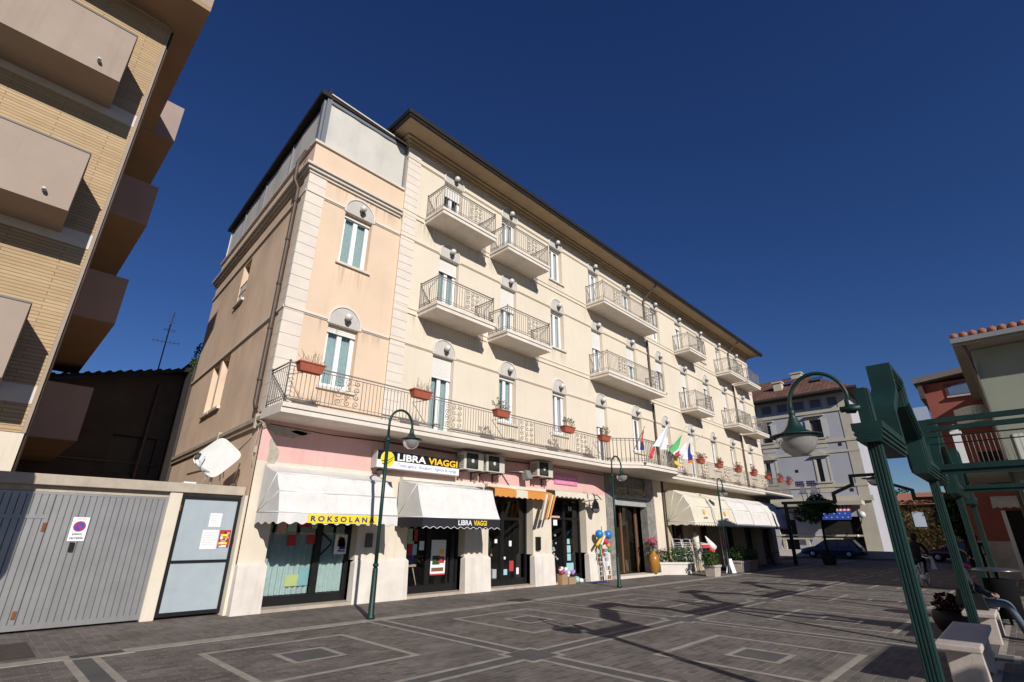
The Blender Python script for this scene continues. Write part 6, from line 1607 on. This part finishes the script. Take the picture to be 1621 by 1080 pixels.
part('board', [mat('board blue', (.02, .04, .42), .6)], ez, lambda b: b.box(8.84, 9.26, 12.82, 12.84, .80, 1.06))

# ------------------------------------------------------------------ benches of the pergola
def bench(x0, label):
    t = thing('stone_bench', (x0+1.1, .86, 0), label, 'bench', 'travertine benches between the pergola columns')
    part('seat', marble, t, lambda b: b.box(x0, x0+2.2, .655, 1.065, .42, .485), .012)
    for xl in (x0+.42, x0+1.55):
        part('support', marble, t, lambda b: b.prism([(xl, .69, 0), (xl, 1.03, 0), (xl, 1.03, .419), (xl, .69, .419)], (.24, 0, 0)), .008)
    return t
bench(8.10, 'pale travertine bench nearest, beside the first column')
bench(11.7, 'pale travertine bench with the person in black sitting on it')
bench(16.4, 'pale travertine bench furthest along the pergola')
bw = thing('planter_bowl', (12.9, 1.34, 0), 'round dark planter bowl with dark red flowers beside the bench', 'planter')
part('bowl', [mat('dark resin', (.012, .008, .010), .6)], bw, lambda b: b.lathe([(.16, 0), (.23, .09), (.27, .22), (.26, .36), (.22, .38), (.19, .32)], (12.9, 1.34, 0), 24))
part('plant', [leaf_mat('maroon leaves', (.015, .008, .008), (.06, .010, .02))], bw, lambda b: b.leaves((12.9, 1.34, .48), (.22, .22, .19), 320, .045, 0, .4))
bn = thing('litter_bin', (15.6, .5, 0), 'dark litter bin with a flat round metal lid behind the seated person', 'bin')
part('body', [mat('dark bin metal', (.008, .008, .009), .9, .2, spec=.05)], bn, lambda b: b.lathe([(.22, .12), (.24, .14), (.26, .82), (.24, .84)], (15.0, .62, 0), 18))
part('lid', [mat('steel lid', (.16, .16, .18), .3, metal=.8)], bn, lambda b: b.lathe([(.38, .98), (.385, 1.0), (.3, 1.03), (.05, 1.05)], (15.0, .62, 0), 24))
part('stem', blackf, bn, lambda b: b.tube([(15.0, .62, 0), (15.0, .62, 1.0)], .03, 6))

# ------------------------------------------------------------------ people
def body(name, joints, edges, mats_, parent, sub=2, matfn=None):
    me = bpy.data.meshes.new(name); off = OFF[parent.name]
    names = list(joints); idx = {n: i for i, n in enumerate(names)}
    me.from_pydata([tuple(Vector(joints[n][0])-off) for n in names], [(idx[a], idx[b]) for a, b in edges], [])
    o = bpy.data.objects.new(name, me); COL.objects.link(o)
    sk = o.modifiers.new('skin', 'SKIN'); sk.use_smooth_shade = True
    ss = o.modifiers.new('subsurf', 'SUBSURF'); ss.levels = sub; ss.render_levels = sub
    for n in names:
        r = joints[n][1]; r = r if isinstance(r, tuple) else (r, r)
        me.skin_vertices[0].data[idx[n]].radius = r
    me.skin_vertices[0].data[0].use_root = True
    bpy.context.view_layer.update()
    ev = o.evaluated_get(bpy.context.evaluated_depsgraph_get())
    m2 = bpy.data.meshes.new_from_object(ev)
    bpy.data.objects.remove(o); bpy.data.meshes.remove(me)
    for x in mats_: m2.materials.append(x)
    o = bpy.data.objects.new(name, m2); COL.objects.link(o); o.parent = parent; OFF[o.name] = off
    if matfn:
        for p in m2.polygons: p.material_index = matfn(p.center+off)
    m2.polygons.foreach_set('use_smooth', [True]*len(m2.polygons))
    return o
def figure(t, J, mats_, matfn, bag=None):
    E_ = [('pelvis', 'waist'), ('waist', 'chest'), ('chest', 'neck'), ('neck', 'jaw'), ('jaw', 'head'), ('head', 'crown')]
    for s_ in 'LR':
        E_ += [('chest', 'sh'+s_), ('sh'+s_, 'el'+s_), ('el'+s_, 'wr'+s_), ('wr'+s_, 'ha'+s_), ('pelvis', 'hip'+s_), ('hip'+s_, 'kn'+s_), ('kn'+s_, 'an'+s_), ('an'+s_, 'to'+s_)]
    R_ = dict(pelvis=.135, waist=.125, chest=(.145, .12), neck=.052, jaw=.07, head=.098, crown=.06, sh=.066, el=.047, wr=.032, ha=.036, hip=.088, kn=.06, an=.042, to=.04)
    JJ = {k: (v, R_.get(k, R_.get(k[:2], R_.get(k[:3])))) for k, v in J.items()}
    o = body('body', JJ, E_, mats_, t, 2, matfn)
    # five fingers on each hand
    for s_ in 'LR':
        w, h = Vector(J['wr'+s_]), Vector(J['ha'+s_]); d = (h-w).normalized(); sd = d.orthogonal().normalized(); nn = d.cross(sd)
        def fing(b):
            for i, L in enumerate((.07, .08, .075, .06)):
                p = h+sd*(.027-.018*i); b.tube([p-d*.01, p+d*L*.5, p+d*L*.8+nn*.02, p+d*L*.75+nn*.045], [.010, .009, .008, .006], 6)
            b.tube([w+d*.03+sd*.03, w+d*.06+sd*.06, w+d*.10+sd*.055+nn*.02], [.011, .010, .007], 6)
        part('fingers', skin, o, fing)
    # nose and ears
    hd = Vector(J['head'])
    return o
# cyclist seen from behind, riding off
cyc = thing('bicycle', (24.3, 2.98, 0), 'white bicycle with a white carrier bag, ridden by the person in black', 'bicycle')
BX = [24.3, 2.98]
def bk(x, y, z): # local bicycle frame: x forward
    a = R(-5); return (24.3+x*math.cos(a)-y*math.sin(a), 2.98+x*math.sin(a)+y*math.cos(a), z)
def ring(b, c, r, tr_, n=28, mi=0): b.tube([bk(c[0]+r*math.cos(2*PI*i/n), c[1], c[2]+r*math.sin(2*PI*i/n)) for i in range(n+1)], tr_, 6, mi, caps=False)
bikew = mat('white bike paint', (.72, .72, .70), .35, spec=.5)
for wx in (-.52, .55):
    def wl_(b): ring(b, (wx, 0, .33), .315, .016)
    w = part('wheel', tyre, cyc, wl_)
    part('rim', mat('tan rim', (.5, .38, .28), .4), w, lambda b: ring(b, (wx, 0, .33), .292, .012))
    part('spokes', alu, w, lambda b: [b.tube([bk(wx, 0, .33), bk(wx+.29*math.cos(2*PI*i/18), 0, .33+.29*math.sin(2*PI*i/18))], .003, 3) for i in range(18)])
    part('mudguard', bikew, cyc, lambda b: b.tube([bk(wx+.35*math.cos(a), 0, .33+.35*math.sin(a)) for a in [R(20+15*i) for i in range(10)]], .022, 5))
part('frame', bikew, cyc, lambda b: (b.tube([bk(-.12, 0, .30), bk(-.2, 0, .82)], .018, 6), b.tube([bk(-.12, 0, .30), bk(.1, 0, .38), bk(.38, 0, .78)], .02, 6), b.tube([bk(-.16, 0, .55), bk(.15, 0, .55), bk(.36, 0, .74)], .016, 6), b.tube([bk(.36, 0, .92), bk(.44, 0, .62), bk(.55, 0, .33)], .016, 6), b.tube([bk(-.12, .03, .3), bk(-.52, .05, .33)], .012, 5), b.tube([bk(-.19, .02, .72), bk(-.52, .05, .33)], .011, 5)))
part('chain_guard', bikew, cyc, lambda b: b.tube([bk(-.14, -.05, .31), bk(-.34, -.05, .32)], [.12, .06], 14))
part('saddle', blackf, cyc, lambda b: b.tube([bk(-.34, 0, .86), bk(-.2, 0, .87), bk(-.05, 0, .86)], [.10, .08, .03], 8))
part('handlebar', chrome, cyc, lambda b: (b.tube([bk(.34, 0, .92), bk(.33, 0, 1.0)], .014, 6), b.tube([bk(.12, -.27, 1.0), bk(.3, -.22, 1.03), bk(.35, 0, 1.02), bk(.3, .22, 1.03), bk(.12, .27, 1.0)], .012, 6)))
part('rear_rack', chrome, cyc, lambda b: (b.box(bk(-.7, 0, 0)[0], bk(-.3, 0, 0)[0], bk(0, -.06, 0)[1], bk(0, .06, 0)[1], .70, .715)))
part('rear_reflector', FM['r'], cyc, lambda b: b.ball(bk(-.88, 0, .5), .025, 8))
cp = thing('person', (24.15, 3.0, .3), 'cyclist in black clothes riding away on the white bicycle', 'person')
J = dict(pelvis=bk(-.2, 0, .95), waist=bk(-.15, 0, 1.12), chest=bk(-.04, 0, 1.34), neck=bk(.02, 0, 1.49), jaw=bk(.05, 0, 1.55), head=bk(.055, 0, 1.64), crown=bk(.03, 0, 1.74),
         shL=bk(-.02, .19, 1.40), elL=bk(.12, .27, 1.17), wrL=bk(.22, .25, 1.05), haL=bk(.26, .25, 1.03), shR=bk(-.02, -.19, 1.40), elR=bk(.12, -.27, 1.17), wrR=bk(.22, -.25, 1.05), haR=bk(.26, -.25, 1.03),
         hipL=bk(-.16, .09, .9), knL=bk(.2, .11, .72), anL=bk(-.02, .11, .32), toL=bk(.12, .11, .27), hipR=bk(-.16, -.09, .9), knR=bk(.22, -.11, .9), anR=bk(.02, -.11, .52), toR=bk(.16, -.11, .47))
o = figure(cp, J, [blackcl, skin], lambda c: 1 if (c.z > 1.5 and c.x > bk(.03, 0, 0)[0]) else 0)
part('hair', [mat('dark hair', (.015, .01, .008), .7)], o, lambda b: b.ball(bk(.02, 0, 1.665), .112, 12))
part('face', [skin, blackf], o, lambda b: (b.ball(bk(.15, 0, 1.62), .02, 6), b.ball(bk(.138, .035, 1.65), .012, 6, 1), b.ball(bk(.138, -.035, 1.65), .012, 6, 1), b.box(bk(.13, 0, 0)[0], bk(.145, 0, 0)[0], bk(.13, -.025, 0)[1], bk(.13, .025, 0)[1], 1.572, 1.58, 1)))
one('carrier_bag', [mat('white plastic bag', (.66, .66, .68), .5, .08, 9), FM['r']], lambda b: (b.add([bk(.30, -.26, 1.0), bk(.34, -.22, 1.0), bk(.5, -.36, .62), bk(.36, -.40, .56), bk(.30, -.30, 1.0), bk(.34, -.34, 1.0), bk(.56, -.26, .62), bk(.40, -.22, .56)], [(0,1,2,3), (4,5,6,7), (1,5,6,2), (0,4,7,3), (2,6,7,3)], 0), b.box(bk(.45, 0, 0)[0], bk(.55, 0, 0)[0], bk(.5, -.38, 0)[1], bk(.5, -.36, 0)[1], .60, .68, 1)), 'white plastic carrier bag hanging from the bicycle handlebar', 'bag')
# seated person on the second bench, facing the far side
sp = thing('person', (12.75, .85, .49), 'person in a dark jacket and grey jeans sitting on the second bench', 'person')
S = lambda x, y, z: (12.75+x, .95+y, z)
J = dict(pelvis=S(0, 0, .62), waist=S(0, .03, .80), chest=S(0, .05, 1.02), neck=S(0, .02, 1.16), jaw=S(0, -.02, 1.21), head=S(0, -.03, 1.30), crown=S(0, -.01, 1.40),
         shL=S(.19, .03, 1.07), elL=S(.26, -.04, .82), wrL=S(.16, -.24, .70), haL=S(.12, -.30, .69), shR=S(-.19, .03, 1.07), elR=S(-.26, -.02, .82), wrR=S(-.14, -.22, .70), haR=S(-.09, -.28, .69),
         hipL=S(.09, -.04, .57), knL=S(.12, -.46, .57), anL=S(.14, -.56, .10), toL=S(.15, -.70, .05), hipR=S(-.09, -.04, .57), knR=S(-.12, -.45, .57), anR=S(-.10, -.62, .10), toR=S(-.10, -.76, .05))
o = figure(sp, J, [mat('dark jacket', (.022, .022, .027), .85, .2, 14), jeans, skin], lambda c: 2 if (c.z > 1.17 and c.y < .86) else (1 if (c.z < .63 and c.y < .76) or c.z < .5 else 0))
part('hair', [mat('dark hair', (.015, .01, .008))], o, lambda b: b.ball(S(0, .0, 1.325), .112, 12))
part('face', [skin, blackf], o, lambda b: (b.ball(S(0, -.13, 1.28), .02, 6), b.ball(S(.035, -.118, 1.31), .012, 6, 1), b.ball(S(-.035, -.118, 1.31), .012, 6, 1), b.box(S(-.025, 0, 0)[0], S(.025, 0, 0)[0], S(0, -.125, 0)[1], S(0, -.11, 0)[1], 1.225, 1.233, 1)))
part('scarf', [mat('pink scarf', (.45, .03, .14), .8, .2, 20)], o, lambda b: b.tube([S(.09*math.cos(2*PI*i/14), .01+.085*math.sin(2*PI*i/14), 1.15+.02*math.sin(i)) for i in range(15)], .035, 6))
part('jacket_hem', [mat('dark jacket', (.022, .022, .027))], o, lambda b: b.lathe([(.22, .0), (.215, .06), (.19, .16), (.16, .26)], S(0, .03, .49), 16))
one('handbag', [mat('black leather', (.012, .012, .012), .45)], lambda b: (b.prism([(12.2, .74, .487), (12.2, .98, .487), (12.2, .94, .72), (12.2, .78, .72)], (.3, 0, 0)), b.tube([(12.25, .86, .72), (12.28, .86, .86), (12.42, .86, .86), (12.45, .86, .72)], .012, 5)), 'black leather handbag on the second bench', 'bag')
# walker in the distance
wp = thing('person', (32.2, 1.65, 0), 'person in black walking by the pale stone base of the red house', 'person')
Wk = lambda x, y, z: (30.6+x, 1.62+y, z)
wp.location = (30.6, 1.62, 0); OFF[wp.name] = Vector((30.6, 1.62, 0))
J = dict(pelvis=Wk(0, 0, .92), waist=Wk(0, 0, 1.08), chest=Wk(.02, 0, 1.32), neck=Wk(.04, 0, 1.49), jaw=Wk(.07, 0, 1.54), head=Wk(.07, 0, 1.63), crown=Wk(.05, 0, 1.73),
         shL=Wk(0, .19, 1.40), elL=Wk(-.06, .24, 1.12), wrL=Wk(.06, .22, .90), haL=Wk(.1, .22, .83), shR=Wk(0, -.19, 1.40), elR=Wk(-.02, -.25, 1.1), wrR=Wk(.16, -.2, .98), haR=Wk(.22, -.18, .95),
         hipL=Wk(0, .09, .88), knL=Wk(.14, .1, .48), anL=Wk(.16, .1, .08), toL=Wk(.32, .1, .045), hipR=Wk(0, -.09, .88), knR=Wk(-.04, -.1, .48), anR=Wk(-.24, -.1, .14), toR=Wk(-.12, -.1, .05))
o = figure(wp, J, [blackcl, skin], lambda c: 1 if (c.z > 1.52 and c.x > 30.66) else 0)
part('hair', [mat('dark hair', (.015, .01, .008))], o, lambda b: b.ball(Wk(.04, 0, 1.655), .112, 12))
